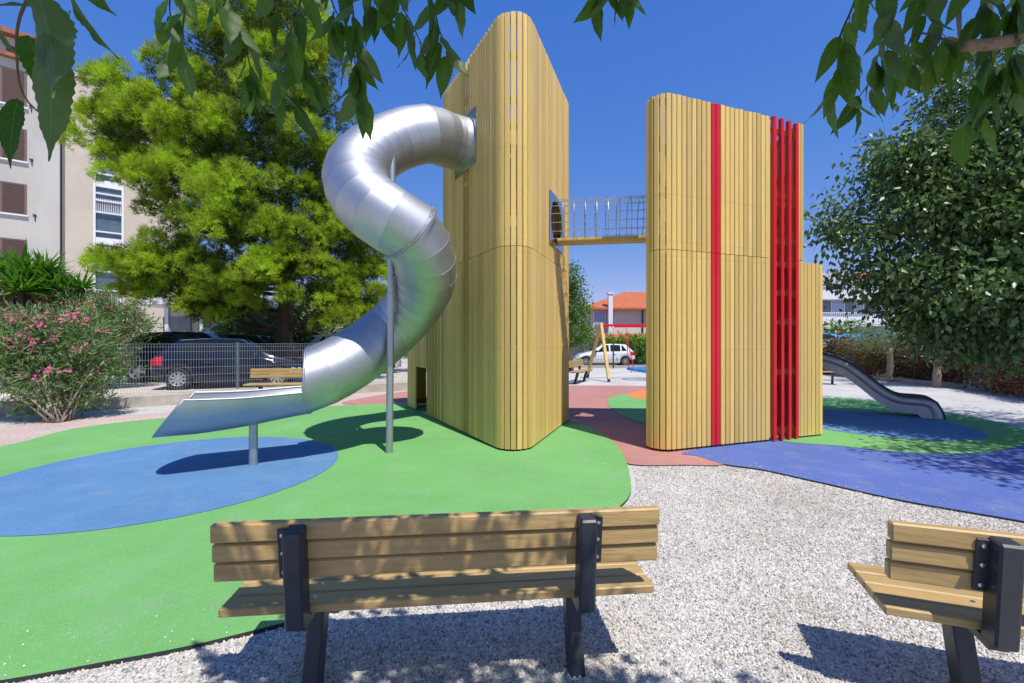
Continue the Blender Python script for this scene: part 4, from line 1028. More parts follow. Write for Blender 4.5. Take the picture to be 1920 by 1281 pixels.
mb = MB(); mb.box((hx0 + 5.5, zz + 4, he / 2), (11, 8, he)); mb.build('wall', m_cream, ho)
mb = MB(); hip_roof(mb, hx0, hx0 + 11, zz, zz + 8, he, 1.75, .55); mb.build('roof', m_tile, ho)
q = P3(1144, 560, zz - .35); mb = MB(); mb.box((q.x, q.y, he / 2 + .55), (.34, .45, he + 1.1)); mb.box((q.x, q.y, he + 1.15), (.5, .6, .12)); mb.build('chimney', m_fr, ho)
q = P3(1148, 600, zz - .05); mb = MB(); mb.box((q.x, q.y, 2.5), (.12, .12, 3.6)); q = P3(1205, 600, zz - .05); mb.box((q.x, q.y, 2.5), (.10, .10, 3.6)); mb.build('downpipe', m_trim, ho)
for px in (1124, 1235): q = P3(px, 595, zz - .03); mb = MB(); mb.box((q.x, q.y, 3.3), (1.0, .08, 1.35)); w__ = mb.build('window', m_fr, ho); mb = MB(); mb.box((q.x, q.y - .05, 3.3), (.84, .04, 1.2)); mb.build('pane', mat('lilac_shutter', (.35, .38, .55), rough=.6) if 'lilac_shutter' not in bpy.data.materials else bpy.data.materials['lilac_shutter'], w__)
sh_ = thing('outbuilding', 'low outbuilding with orange tiles below the cream house', 'shed', (10, 31, 0))
mb = MB(); mb.box((9.0, 31.5, .8), (6, 2.5, 1.6)); mb.build('wall', m_cream, sh_)
mb = MB(); hip_roof(mb, 6.0, 12.0, 30.2, 32.7, 1.62, .45, .25, .4); mb.build('roof', m_tile, sh_)
# bluish building with balconies on the right
bb = thing('balcony_house', 'pale blue three storey house with white balconies beyond the hedge', 'building', (33, 46, 0))
zz = 45.0; bx0 = (1515 - 960) * zz / F; m_bluew = mat('blue_render', (.40, .47, .66), rough=.9, var=.05)
mb = MB(); mb.box((bx0 + 7, zz + 5, 4.0), (14, 9, 8.2)); mb.build('wall', m_bluew, bb)
def gable(mb, x0, x1, y0, y1, h, rh):
    xm = (x0 + x1) / 2
    mb.add([(x0, y0, h), (x1, y0, h), (xm, y0, h + rh), (x0, y1, h), (x1, y1, h), (xm, y1, h + rh)], [(0, 1, 2), (3, 5, 4), (0, 2, 5, 3), (1, 4, 5, 2), (0, 3, 4, 1)])
mb = MB(); gable(mb, bx0 + .2, bx0 + 5.8, zz - .4, zz + 9, 7.4, 1.5); mb.build('gable_roof', mat('grey_roof', (.45, .45, .47), rough=.8), bb)
mb = MB(); hip_roof(mb, bx0 + 4.5, bx0 + 14, zz + 1, zz + 9, 8.1, 1.3); mb.build('roof', m_tile, bb)
for h in (3.55, 6.2):
    mb = MB(); mb.box((bx0 + 4, zz - .4, h), (9, 1.4, .9)); s_ = mb.build('balcony', m_fr, bb)
    mb = MB(); mb.box((bx0 + 4, zz - 1.08, h + .85), (9, .06, .06))
    for k in range(115): mb.box((bx0 - .4 + k * .195, zz - 1.08, h + .65), (.05, .05, .4))
    mb.build('railing', m_fr, s_)
for h, hh in ((2.0, 1.1), (4.95, 1.7), (7.3, 1.0)):
    for x in (2.2, 4.6, 6.6):
        mb = MB(); mb.box((bx0 + x, zz + .47, h), (1.1, .08, hh)); s_ = mb.build('window', m_fr, bb); mb = MB(); mb.box((bx0 + x, zz + .42, h), (.92, .06, hh - .16)); mb.build('pane', m_gl, s_)
# white garden wall and blue canopy between
gw = MB(); a_ = P3(1530, 640, 22); 
gw.add([(14.4, 21.6, 0), (18.4, 21.6, 0), (18.4, 21.6, 1.45), (14.4, 21.6, 2.1), (14.4, 21.9, 0), (18.4, 21.9, 0), (18.4, 21.9, 1.45), (14.4, 21.9, 2.1)], [(0, 1, 2, 3), (4, 7, 6, 5), (3, 2, 6, 7), (0, 3, 7, 4), (1, 5, 6, 2), (0, 4, 5, 1)])
o = gw.build('garden_wall', m_conc); tag(o, 'short sloping garden wall behind the open steel slide', 'wall')
cn = thing('blue_canopy', 'flat blue fabric canopy on thin poles above the brown hedge', 'canopy', (16, 21, 0))
mb = MB(); nx = 10
vs = []; 
for i in range(nx + 1):
    for j in range(4): vs.append((14.6 + i * .27, 19.6 + j * .5, 1.66 + .09 * math.sin(i * 1.4 + j) + (.12 if j in (1, 2) else 0)))
mb.add(vs, [(i * 4 + j, i * 4 + j + 1, (i + 1) * 4 + j + 1, (i + 1) * 4 + j) for i in range(nx) for j in range(3)])
o = mb.build('fabric', mat('blue_fabric', (.03, .30, .62), rough=.8, var=.1), cn); md = o.modifiers.new('thick', 'SOLIDIFY'); md.thickness = .01
for (x, y) in ((14.6, 19.6), (17.2, 19.6), (14.6, 21.1), (17.2, 21.1)):
    mb = MB(); mb.tube([(x, y, 0), (x, y, 2.0 if x < 15 and y < 20 else 1.65)], .03, 8); mb.build('pole', mat('rusty_pole', (.25, .10, .05), rough=.8) if 'rusty_pole' not in bpy.data.materials else bpy.data.materials['rusty_pole'], cn)

# ------------------------------------------------------------------ trees and plants
def trunk_mesh(pts, rs, n=14, jit=.06):
    mb = MB(); pts = catmull([Vector(p) for p in pts], 5); k = len(pts); r = np.interp(np.linspace(0, 1, k), np.linspace(0, 1, len(rs)), rs)
    r = [q * (1 + random.uniform(-jit, jit)) for q in r]; mb.tube(pts, r, n); return mb
# needle tuft
tv = [(0, 0, 0)] ; tf = []; tvl = []
def make_tuft(nb, spread):
    v = []; f = []
    for i in range(nb):
        th = random.uniform(0, 2 * math.pi); ph = random.uniform(.15, spread); d = Vector((math.sin(ph) * math.cos(th), math.cos(ph), math.sin(ph) * math.sin(th)))
        s_ = d.cross(Vector((random.uniform(-1, 1), random.uniform(-1, 1), random.uniform(-1, 1)))).normalized() * .042; l = random.uniform(.7, 1.05); b0 = Vector((0, random.uniform(-.25, .35), 0))
        o = len(v); v += [tuple(b0 - s_), tuple(b0 + s_), tuple(b0 + d * l)]; f.append((o, o + 1, o + 2))
    return v, f
TUFT = make_tuft(15, 1.25)
def pine():
    base = Vector((-7.95, 15.2, .15)); rt = thing('pine_tree', 'large bright green pine towering over the parked cars and the tube slide', 'tree', base)
    trunk_mesh([base - Vector((0, 0, .1)), base + Vector((.03, 0, 1.5)), base + Vector((.12, 0, 3.5)), base + Vector((.0, .1, 6.5)), base + Vector((-.3, .2, 9.5)), base + Vector((-.4, .2, 12))], [.30, .26, .24, .20, .13, .05], 16).build('trunk', m_bark, rt, smooth=True)
    # lobes as (px, py, depth, rx, rz)
    L = [(215, 165, 15.0, 1.3, .9), (205, 262, 14.4, 1.0, .65), (270, 240, 14.2, 1.3, .85), (330, 200, 14.6, 1.5, .95), (400, 90, 15, 1.6, 1.2), (470, 60, 15, 1.5, 1.2), (500, -30, 15.5, 1.4, 1.1), (560, 130, 15.2, 1.5, 1.2), (610, 200, 15, 1.3, 1.2),
         (380, 245, 13.6, 1.2, .95), (365, 320, 13.8, 1.4, .9), (295, 330, 14.2, 1.2, .7), (470, 260, 14, 1.5, 1.1), (565, 280, 14, 1.3, 1.0), (640, 330, 14.6, 1.2, 1.2), (490, 370, 13.2, 1.35, .95), (450, 430, 13.1, 1.2, .85), (545, 440, 13.3, 1.1, .8), (395, 430, 13.6, 1.1, .8),
         (330, 405, 14.6, 1.2, .8), (265, 500, 14.2, 1.2, .7), (340, 490, 13.9, 1.3, .65), (230, 490, 14.6, .8, .45), (300, 540, 14.2, 1.1, .5), (420, 520, 13.4, 1.2, .7), (440, 560, 13.7, 1.0, .45), (560, 500, 13.6, 1.3, .8), (610, 560, 13.8, 1.2, .6), (650, 500, 14.6, 1.2, 1.0), (690, 570, 15.0, 1.0, .75), (400, 580, 14.2, 1.2, .42), (660, 420, 15.2, 1.1, 1.1), (640, 590, 14.2, 1.0, .5), (700, 500, 15.6, .9, .9), (590, 380, 14.2, 1.1, .9), (440, 150, 14.2, 1.3, 1.1), (530, 200, 14, 1.2, 1.1), (600, 90, 15.4, 1.1, 1.0), (240, 300, 14.6, 1.0, .8), (320, 130, 15, 1.1, .8), (420, 350, 13.6, 1.2, 1.0), (620, 440, 14.2, 1.2, 1.1), (510, 500, 13.4, 1.1, .9), (350, 560, 14.2, 1.1, .5), (200, 215, 14.8, .9, .6), (680, 440, 15.2, .8, .8), (560, 20, 15.5, 1.2, 1.0), (420, 10, 15.4, 1.0, .8)]
    lobes = []
    for (px, py, z, rx, rz) in L:
        p = P3(px, py, z); rz = max(rz, rx * .72); lobes.append(((p.x, p.y, p.z), (rx * .95, rx * .92, rz * .92)))
    # branches to the lobes
    mb = MB()
    for (c, r) in lobes:
        c = Vector(c); hs_ = max(1.9, min(11, c.z - random.uniform(.3, 1.2))); s_ = base + Vector((.05, .05, hs_ - .15))
        m_ = s_.lerp(c, .5) + Vector((0, 0, -.25)); mb.tube(catmull([s_, m_, c], 4), list(np.linspace(.075, .02, 9)), 6)
        for k in range(4):
            e = c + Vector((random.uniform(-1, 1) * r[0], random.uniform(-1, 1) * r[1], random.uniform(-.3, .8) * r[2])) * .8; mb.tube([m_.lerp(c, .6), e], [.03, .01], 5)
    mb.build('branches', m_bark, rt, smooth=True)
    # sub-lobes: pads of foliage
    sub = []
    for (c, r) in lobes:
        for k in range(8):
            d = rng.normal(size=3); d /= np.linalg.norm(d); d[2] = abs(d[2]) * 1.2 - .5
            q = np.array(c) + d * np.array(r) * rng.uniform(.6, 1.12); s_ = rng.uniform(.22, .42) * r[0]; sub.append((tuple(q), (s_, s_, s_ * .95)))
    p, d = lobe_points(sub, 42000, .4, -.6)
    Y = d * .8 + rng.normal(size=d.shape) * .3 + np.array([0, 0, .5]); s = rng.uniform(.13, .21, len(p))
    scatter('needles', TUFT[0], TUFT[1], p, frames(Y), s, m_pine, rt, smooth=False)
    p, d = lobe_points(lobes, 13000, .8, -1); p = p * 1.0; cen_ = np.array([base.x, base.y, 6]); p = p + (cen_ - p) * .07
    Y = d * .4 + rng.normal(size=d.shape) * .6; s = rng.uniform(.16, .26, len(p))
    scatter('inner_needles', TUFT[0], TUFT[1], p, frames(Y), s, m_pine_shade, rt, smooth=False)
pine()

def broad_tree(name, label, base, trunk, tr, lobes, ntw, per, leaf, m, bark=m_bark, tmpl=LEAF4, droop=.4, group=None, twig=.25, shell=.5, cat='tree'):
    rt = thing(name, label, cat, base, group=group)
    trunk_mesh([Vector(base) + Vector(q) for q in trunk], tr, 12).build('trunk', bark, rt, smooth=True)
    mb = MB(); top = Vector(base) + Vector(trunk[-1])
    for (c, r) in (lobes if len(lobes) < 40 else lobes[::5]):
        c = Vector(c); m_ = top.lerp(c, .5) + Vector((0, 0, .1)); mb.tube(catmull([top - Vector((0, 0, .3)), m_, c], 4), list(np.linspace(tr[-1] * .7, .015, 9)), 6)
        for k in range(3):
            e = c + Vector((random.uniform(-1, 1) * r[0], random.uniform(-1, 1) * r[1], random.uniform(-1, 1) * r[2])) * .8; mb.tube([m_.lerp(c, .5), e], [.025, .006], 5)
    mb.build('limbs', bark, rt, smooth=True)
    crown('crown', lobes, ntw, per, leaf, m, rt, twig, shell, droop, tmpl)
    return rt
# big shade tree right of the frame
lb = []
for (px, py, z, rx, rz) in [(1600, 420, 7.6, .62, .55), (1650, 350, 7.6, .7, .7), (1700, 300, 7.4, .75, .6), (1640, 500, 7.6, .75, .7), (1720, 430, 7.4, 1.0, 1.0), (1690, 560, 7.5, .75, .6), (1760, 300, 7.2, .9, .8), (1840, 230, 7.1, .85, .85), (1800, 420, 7, 1.1, 1.1), (1780, 570, 7, .85, .75), (1860, 590, 6.8, .85, .65), (1890, 330, 6.9, 1.0, 1.1), (1900, 500, 6.6, 1.1, 1.0), (1950, 200, 7, 1.1, 1.2), (2050, 350, 6.6, 1.6, 1.6), (2060, 560, 6.2, 1.3, 1.0), (1745, 620, 7.3, .45, .35), (1830, 640, 7.0, .5, .35), (1575, 440, 7.8, .35, .25), (1940, 625, 6.8, .7, .45)]:
    p = P3(px, py, z)
    for k in range(5):
        dv = rng.normal(size=3); dv /= np.linalg.norm(dv); sc_ = rng.uniform(.28, .55) if k else .66; o3 = dv * np.array([rx, rx, rz]) * (rng.uniform(.6, 1.05) if k else 0); lb.append(((p.x + o3[0], p.y + o3[1], p.z + o3[2]), (rx * sc_, rx * sc_, rz * sc_)))
for c_, r_ in [((9.5, 8.5, 4.4), 1.6), ((10.5, 6.0, 4.8), 2.0), ((9.0, 4.6, 4.4), 1.7), ((7.3, 3.4, 4.2), 1.3), ((8.6, 6.4, 5.6), 1.3)]: lb.append((c_, (r_, r_, r_ * .8)))
broad_tree('shade_tree', 'broad dark-leaved shade tree filling the right side, drooping over the blue patch', (10.3, 6.6, -.03), [(0, 0, 0), (.05, 0, 1.0), (-.1, .05, 2.0), (-.3, .1, 2.9)], [.24, .19, .17, .14], lb, 4500, 13, .118, m_leaf, m_bark_l, droop=.85, twig=.32, shell=.8)
# pale olive tree and slim tree by the hedge
q = G(1668, 716)
broad_tree('olive_tree', 'pale grey-green tree with slim grey trunk in front of the brown hedge', (q[0], q[1], 0), [(0, 0, 0), (.03, 0, .7), (0, .02, 1.25)], [.12, .10, .08], [(tuple(P3(1665, 640, q[1])), (1.0, .9, .5)), (tuple(P3(1620, 635, q[1])), (.7, .7, .4)), (tuple(P3(1700, 625, q[1])), (.9, .8, .5))], 520, 12, .10, m_olive, m_bark_l, LANCE, .1)
q = G(1757, 726)
broad_tree('young_tree', 'slim forked tree with thin grey trunk standing in the gravel near the right kerb', (q[0], q[1], 0), [(0, 0, -.05), (.0, 0, .5), (.08, .02, .95)], [.13, .11, .08], [(tuple(P3(1775, 625, q[1])), (.9, .8, .4)), (tuple(P3(1720, 600, q[1])), (.7, .6, .4)), (tuple(P3(1800, 590, q[1])), (.8, .7, .5))], 400, 12, .12, m_leaf, m_bark_l)
# tree behind the left tower, hedges and shrubs beyond
q = (2.9, 22.0)
broad_tree('broadleaf_tree', 'green tree rising behind the left tower beside the cream house', (q[0], q[1], 0), [(0, 0, 0), (0, 0, 1.5), (0, 0, 2.4)], [.2, .17, .12],
           [(tuple(P3(1062, 530, 22)), (.85, .85, .85)), (tuple(P3(1068, 575, 22)), (1.0, .9, .9)), (tuple(P3(1072, 620, 21.5)), (1.05, .9, .8)), (tuple(P3(1040, 560, 22)), (1.2, .9, 1.4))], 900, 12, .14, m_leaf2, m_bark_l)
def shrub(name, label, lobes, ntw, per, leaf, m, tmpl=LEAF4, flowers=None, stems=True, group=None, cat='shrub', droop=.1, nfl=0, fsize=.05, twig=.2, base=None):
    c0 = np.mean([c for c, r in lobes], 0) if base is None else base
    rt = thing(name, label, cat, (c0[0], c0[1], 0), group=group)
    crown('foliage', lobes, ntw, per, leaf, m, rt, twig, .6, droop, tmpl, outw=.5)
    if stems:
        mb = MB()
        for (c, r) in lobes:
            for k in range(5):
                e = Vector(c) + Vector((random.uniform(-1, 1) * r[0], random.uniform(-1, 1) * r[1], random.uniform(-.6, .9) * r[2])) * .8
                b = Vector((c0[0] + random.uniform(-.15, .15), c0[1] + random.uniform(-.15, .15), 0)); mb.tube(catmull([b, b.lerp(e, .5) + Vector((0, 0, .1)), e], 3), [.022, .02, .018, .015, .012, .009, .006], 5)
        mb.build('stems', m_bark_l, rt, smooth=True)
    if flowers:
        p, d = lobe_points(lobes, nfl, .12, -.1); P = np.repeat(p, 5, 0) + rng.normal(size=(nfl * 5, 3)) * .045
        pet = []; pf = []
        for k in range(5):
            t = 2 * math.pi * k / 5; o = len(pet); pet += [(0, 0, 0), (.75 * math.cos(t - .5), .35, .75 * math.sin(t - .5)), (math.cos(t), .55, math.sin(t)), (.75 * math.cos(t + .5), .35, .75 * math.sin(t + .5))]; pf += [(o, o + 1, o + 2, o + 3)]
        Y = np.repeat(d, 5, 0) + np.array([0, -.4, .4]) + rng.normal(size=(nfl * 5, 3)) * .3
        scatter('flowers', pet, pf, P, frames(Y), fsize * rng.uniform(.7, 1.2, len(P)), flowers, rt)
    return rt
def PL(L): return [(tuple(P3(px, py, z)), (rx, rx * .9, rz)) for (px, py, z, rx, rz) in L]
LE = PL([(60, 650, 8.4, .65, .6), (130, 640, 8.6, .65, .65), (30, 615, 8.5, .5, .30), (100, 618, 8.6, .45, .3), (170, 660, 8.7, .5, .5), (110, 710, 8.5, .75, .5), (40, 700, 8.3, .6, .4), (190, 700, 8.7, .35, .35), (150, 745, 8.6, .35, .25), (85, 745, 8.5, .4, .3), (-50, 640, 8.2, .8, .7), (20, 660, 8.2, .5, .5)])
shrub('oleander_bush', 'big oleander with bright pink flowers growing in front of the fence', LE, 1150, 15, .15, m_olean, LANCE, m_pinkf, nfl=120, fsize=.034, base=(G(110, 790)[0], G(110, 790)[1], 0), droop=-.3)
LE2 = PL([(150, 590, 12.2, .9, .6), (200, 600, 12.4, .9, .7), (240, 610, 12.6, .6, .5), (170, 640, 12.2, .9, .7), (130, 640, 12.2, .8, .8), (225, 650, 12.5, .5, .5)])
shrub('oleander_bush', 'oleander with small coral red flowers behind the fence, left of the cars', LE2, 900, 14, .16, m_olean, LANCE, m_pinkf2, nfl=90, fsize=.034, droop=-.3)
shrub('flowering_bush', 'white flowering bush in front of the pale blue house', PL([(1555, 622, 26, 1.0, .5), (1590, 618, 26, 1.1, .6), (1540, 630, 26, .8, .5)]), 220, 14, .15, m_leaf2, LEAF4, m_whitef, nfl=140, fsize=.06)
shrub('leafy_shrub', 'bright green shrub behind the basket swing', PL([(1160, 648, 29.8, 1.1, .7), (1195, 646, 29.8, 1.1, .7), (1225, 650, 29.8, 1.1, .7), (1140, 650, 29.9, .9, .7), (1190, 660, 29.9, 1.1, .8)]), 520, 12, .2, mat('bright_leaf', (.16, .28, .035), rough=.5, var=.2, island=.3, trans=.4), LEAF4)
shrub('leafy_shrub', 'grey-green shrub below the tree beside the white car', PL([(1080, 645, 29.2, 1.3, .9), (1100, 628, 29.6, .9, .8), (1120, 650, 29.6, .9, .8)]), 300, 12, .2, m_olive, LANCE)
# hedges behind the parking
for i, (x0, x1, y, z, lab, mm_) in enumerate([(430, 560, 612, 20.0, 'green ivy hedge between entrance building and pine trunk', m_leaf2), (560, 700, 605, 21.0, 'dark green hedge behind the silver car', m_leaf), (690, 860, 590, 19.5, 'tall dark hedge behind the tube slide and left tower', m_leaf)]):
    ls = [(px, y + random.uniform(-8, 8), z + random.uniform(-.3, .3), 1.0, 1.1) for px in range(x0, x1 + 1, 26)] + [(px, y + 45, z, 1.0, .9) for px in range(x0, x1 + 1, 34)]
    shrub('hedge', lab, PL(ls), 650, 12, .16, mm_, cat='hedge', stems=False)
# dry brown hedge along the right
hl = []
hp = resample([(p[0] + .55, p[1] + .95) for p in kr[:-1]], .55)
for p in hp:
    for h in (.35, .85, 1.3): hl.append(((p.x + random.uniform(-.15, .15), p.y + random.uniform(-.15, .15), h), (.45, .42, .36)))
shrub('hedge', 'dry brown and green hedge along the curved right kerb', hl, 2600, 12, .095, m_hedge_b, cat='hedge', stems=True, twig=.28, droop=.1, base=(hp[len(hp) // 2].x, hp[len(hp) // 2].y, 0))
# yuccas
sword = ([(-.022, 0, 0), (.022, 0, 0), (-.034, .45, .02), (.034, .45, .02), (-.016, .85, -.02), (.016, .85, -.02), (0, 1, -.05)], None)
SWF = [(0, 1, 3, 2), (2, 3, 5, 4)]
SW4 = ([(-.022, 0, 0), (.022, 0, 0), (.034, .45, .02), (-.034, .45, .02), (0, 1, -.06), (0, 1, -.06)], [(0, 1, 2, 3), (3, 2, 4, 5)])
for i, (px, py, z, s_, lab) in enumerate([(22, 520, 11.6, 1.0, 'leftmost yucca rosette, at the picture edge above the pink oleander'), (72, 525, 11.9, 1.0, 'middle yucca rosette with dry brown skirt'), (122, 530, 12.3, .9, 'right yucca rosette in front of the beige wall')]):
    p = P3(px, py - 8, z); rt = thing('yucca_plant', lab, 'yucca', (p.x, p.y, .15), group='yuccas beside the apartment block')
    n_ = 7
    P_ = []; Y_ = []
    tm_ = MB()
    for k in range(n_):
        c = np.array([p.x + random.uniform(-.5, .5), p.y + random.uniform(-.3, .3), p.z + random.uniform(-.6, .25)])
        tm_.tube([(p.x, p.y, .1), (c[0], c[1], c[2])], [.10, .06], 8)
        d = rng.normal(size=(70, 3)); d /= np.linalg.norm(d, axis=1, keepdims=True); d[:, 2] = np.abs(d[:, 2]) * 1.1 - .25
        P_.append(c + d * .03); Y_.append(d)
    P_ = np.concatenate(P_); Y_ = np.concatenate(Y_)
    scatter('leaves', SW4[0], SW4[1], P_, frames(Y_, rng.uniform(-.4, .4, len(P_))), np.stack([np.full(len(P_), 1.0), rng.uniform(.5, .85, len(P_)), np.full(len(P_), .6)], 1) * s_, m_yucca, rt)
    Yd = rng.normal(size=(90, 3)); Yd[:, 2] = -np.abs(Yd[:, 2]) * 2.2 - .8; Pd = np.array([p.x, p.y, p.z - .45]) + rng.normal(size=(90, 3)) * np.array([.16, .16, .2])
    scatter('dry_skirt', SW4[0], SW4[1], Pd, frames(Yd), np.stack([np.full(90, 1.0), rng.uniform(.35, .6, 90), np.full(90, .6)], 1), m_thatch, rt)
    tm_.build('stems', m_bark, rt, smooth=True)
# distant trees that close the horizon
far = [(-2, 44, 5.0, 3.6), (4, 50, 5.5, 3.8), (20, 52, 6.0, 3.0), (30, 58, 7, 3.2), (44, 50, 6, 3.4), (56, 52, 6.5, 3.8), (-12, 42, 6, 4.4), (-5, 36, 5, 4.6), (38, 34, 5, 3.0), (48, 38, 5, 3.4)]
labs = ['distant tree low on the horizon behind the left tower', 'distant tree behind the cream house, left side', 'distant tree right of the cream house behind the striped tower', 'distant tree behind the pale blue house', 'distant tree to the right of the pale blue house', 'distant tree at the far right behind the shade tree', 'distant tree behind the dark hedge and pine', 'distant tree seen between tube slide and left tower', 'mid distance tree behind the olive tree', 'mid distance tree at the right behind the dry hedge']
for (x, y, r, h), lab in zip(far, labs):
    broad_tree('distant_tree', lab, (x, y, 0), [(0, 0, 0), (0, 0, h * .35), (0, 0, h * .5)], [.25, .2, .15], [((x, y, h * .55), (r * .6, r * .5, h * .42)), ((x - r * .4, y, h * .45), (r * .5, r * .5, h * .35)), ((x + r * .4, y, h * .42), (r * .5, r * .5, h * .38))], 380, 10, .34, m_leaf2, twig=.7, group='trees on the horizon')

# ------------------------------------------------------------------ overhead hackberry: canopy above the camera, leaves hanging into view
def leaf_template(n=13, serr=True):
    v = []; f = []; uv = []
    rows_ = 2 * n
    for i in range(rows_ + 1):
        t = i / rows_
        w_ = .235 * (math.sin(math.pi * min(1, t ** .72)) ** .85) * (1 - .25 * t) if 0 < t < 1 else 0
        if t > .72: w_ *= 1 - (t - .72) * 1.5
        w_ = max(w_, 0)
        if serr and .12 < t < .93 and i % 2: w_ *= 1.0
        elif serr and .12 < t < .93: w_ *= .90
        curl = -.16 * t * t; cup = .22
        for k, s_ in enumerate((-1, -.5, 0, .5, 1)):
            x = s_ * w_; wav = .012 * math.sin(t * 18 + s_ * 2) * abs(s_)
            v.append((x, t, curl + abs(x) * cup + wav)); uv.append((s_ * .5 + .5, t))
    for i in range(rows_):
        for k in range(4):
            a = i * 5 + k; f.append((a, a + 1, a + 6, a + 5))
    return v, f, uv
LT = leaf_template()
def hack_mat():
    m = bpy.data.materials.new('hackberry_leaf'); m.use_nodes = True; nt = m.node_tree; b = nt.nodes['Principled BSDF']; L = nt.links.new
    b.inputs['Roughness'].default_value = .5; b.inputs['Specular IOR Level'].default_value = .35
    uvn = node(nt, 'ShaderNodeUVMap'); sx = node(nt, 'ShaderNodeSeparateXYZ'); L(uvn.outputs[0], sx.inputs[0])
    def math_(op, a, b_=None, c_=None):
        n_ = node(nt, 'ShaderNodeMath', operation=op)
        for i, q in enumerate((a, b_, c_)):
            if q is None: continue
            if isinstance(q, (int, float)): n_.inputs[i].default_value = q
            else: L(q, n_.inputs[i])
        return n_.outputs[0]
    au = math_('ABSOLUTE', math_('SUBTRACT', sx.outputs[0], .5))
    mid = math_('LESS_THAN', au, .022)
    ph = math_('FRACT', math_('MULTIPLY', math_('SUBTRACT', sx.outputs[1], math_('MULTIPLY', au, .45)), 8.0))
    vein = math_('LESS_THAN', math_('ABSOLUTE', math_('SUBTRACT', ph, .5)), .045)
    vv = math_('MAXIMUM', mid, math_('MULTIPLY', vein, .6))
    geo = node(nt, 'ShaderNodeNewGeometry')
    cr = node(nt, 'ShaderNodeValToRGB'); cr.color_ramp.elements[0].color = (.030, .075, .014, 1); cr.color_ramp.elements[1].color = (.085, .17, .026, 1); L(geo.outputs['Random Per Island'], cr.inputs[0])
    bk = node(nt, 'ShaderNodeMix', data_type='RGBA'); L(geo.outputs['Backfacing'], bk.inputs[0]); L(cr.outputs[0], bk.inputs[6]); bk.inputs[7].default_value = (.10, .15, .07, 1)
    mx = node(nt, 'ShaderNodeMix', data_type='RGBA'); L(math_('MULTIPLY', vv, .2), mx.inputs[0]); L(bk.outputs[2], mx.inputs[6]); mx.inputs[7].default_value = (.26, .36, .12, 1)
    nz = node(nt, 'ShaderNodeTexNoise'); setin(nz, Scale=60.0, Detail=3.0); L(geo.outputs['Position'], nz.inputs['Vector'])
    mr = node(nt, 'ShaderNodeMapRange'); mr.inputs[3].default_value = .8; mr.inputs[4].default_value = 1.2; L(nz.outputs[0], mr.inputs[0])
    sc_ = node(nt, 'ShaderNodeVectorMath', operation='SCALE'); L(mx.outputs[2], sc_.inputs[0]); L(mr.outputs[0], sc_.inputs['Scale'])
    L(sc_.outputs[0], b.inputs['Base Color'])
    bp = node(nt, 'ShaderNodeBump'); bp.inputs['Strength'].default_value = .5; bp.inputs['Distance'].default_value = .002; bp.invert = True; L(vv, bp.inputs['Height']); L(bp.outputs[0], b.inputs['Normal'])
    tr = node(nt, 'ShaderNodeBsdfTranslucent'); v2 = node(nt, 'ShaderNodeMix', data_type='RGBA', blend_type='MULTIPLY'); v2.inputs[0].default_value = 1; L(sc_.outputs[0], v2.inputs[6]); v2.inputs[7].default_value = (1.6, 1.9, .5, 1); L(v2.outputs[2], tr.inputs[0])
    ms = node(nt, 'ShaderNodeMixShader'); ms.inputs[0].default_value = .48; L(b.outputs[0], ms.inputs[1]); L(tr.outputs[0], ms.inputs[2]); L(ms.outputs[0], nt.nodes['Material Output'].inputs[0])
    return m
m_hack = hack_mat()
m_brbr = mat('branch_bark', (.19, .13, .085), rough=.9, var=.35, vscale=30, bump=.8, bscale=120)
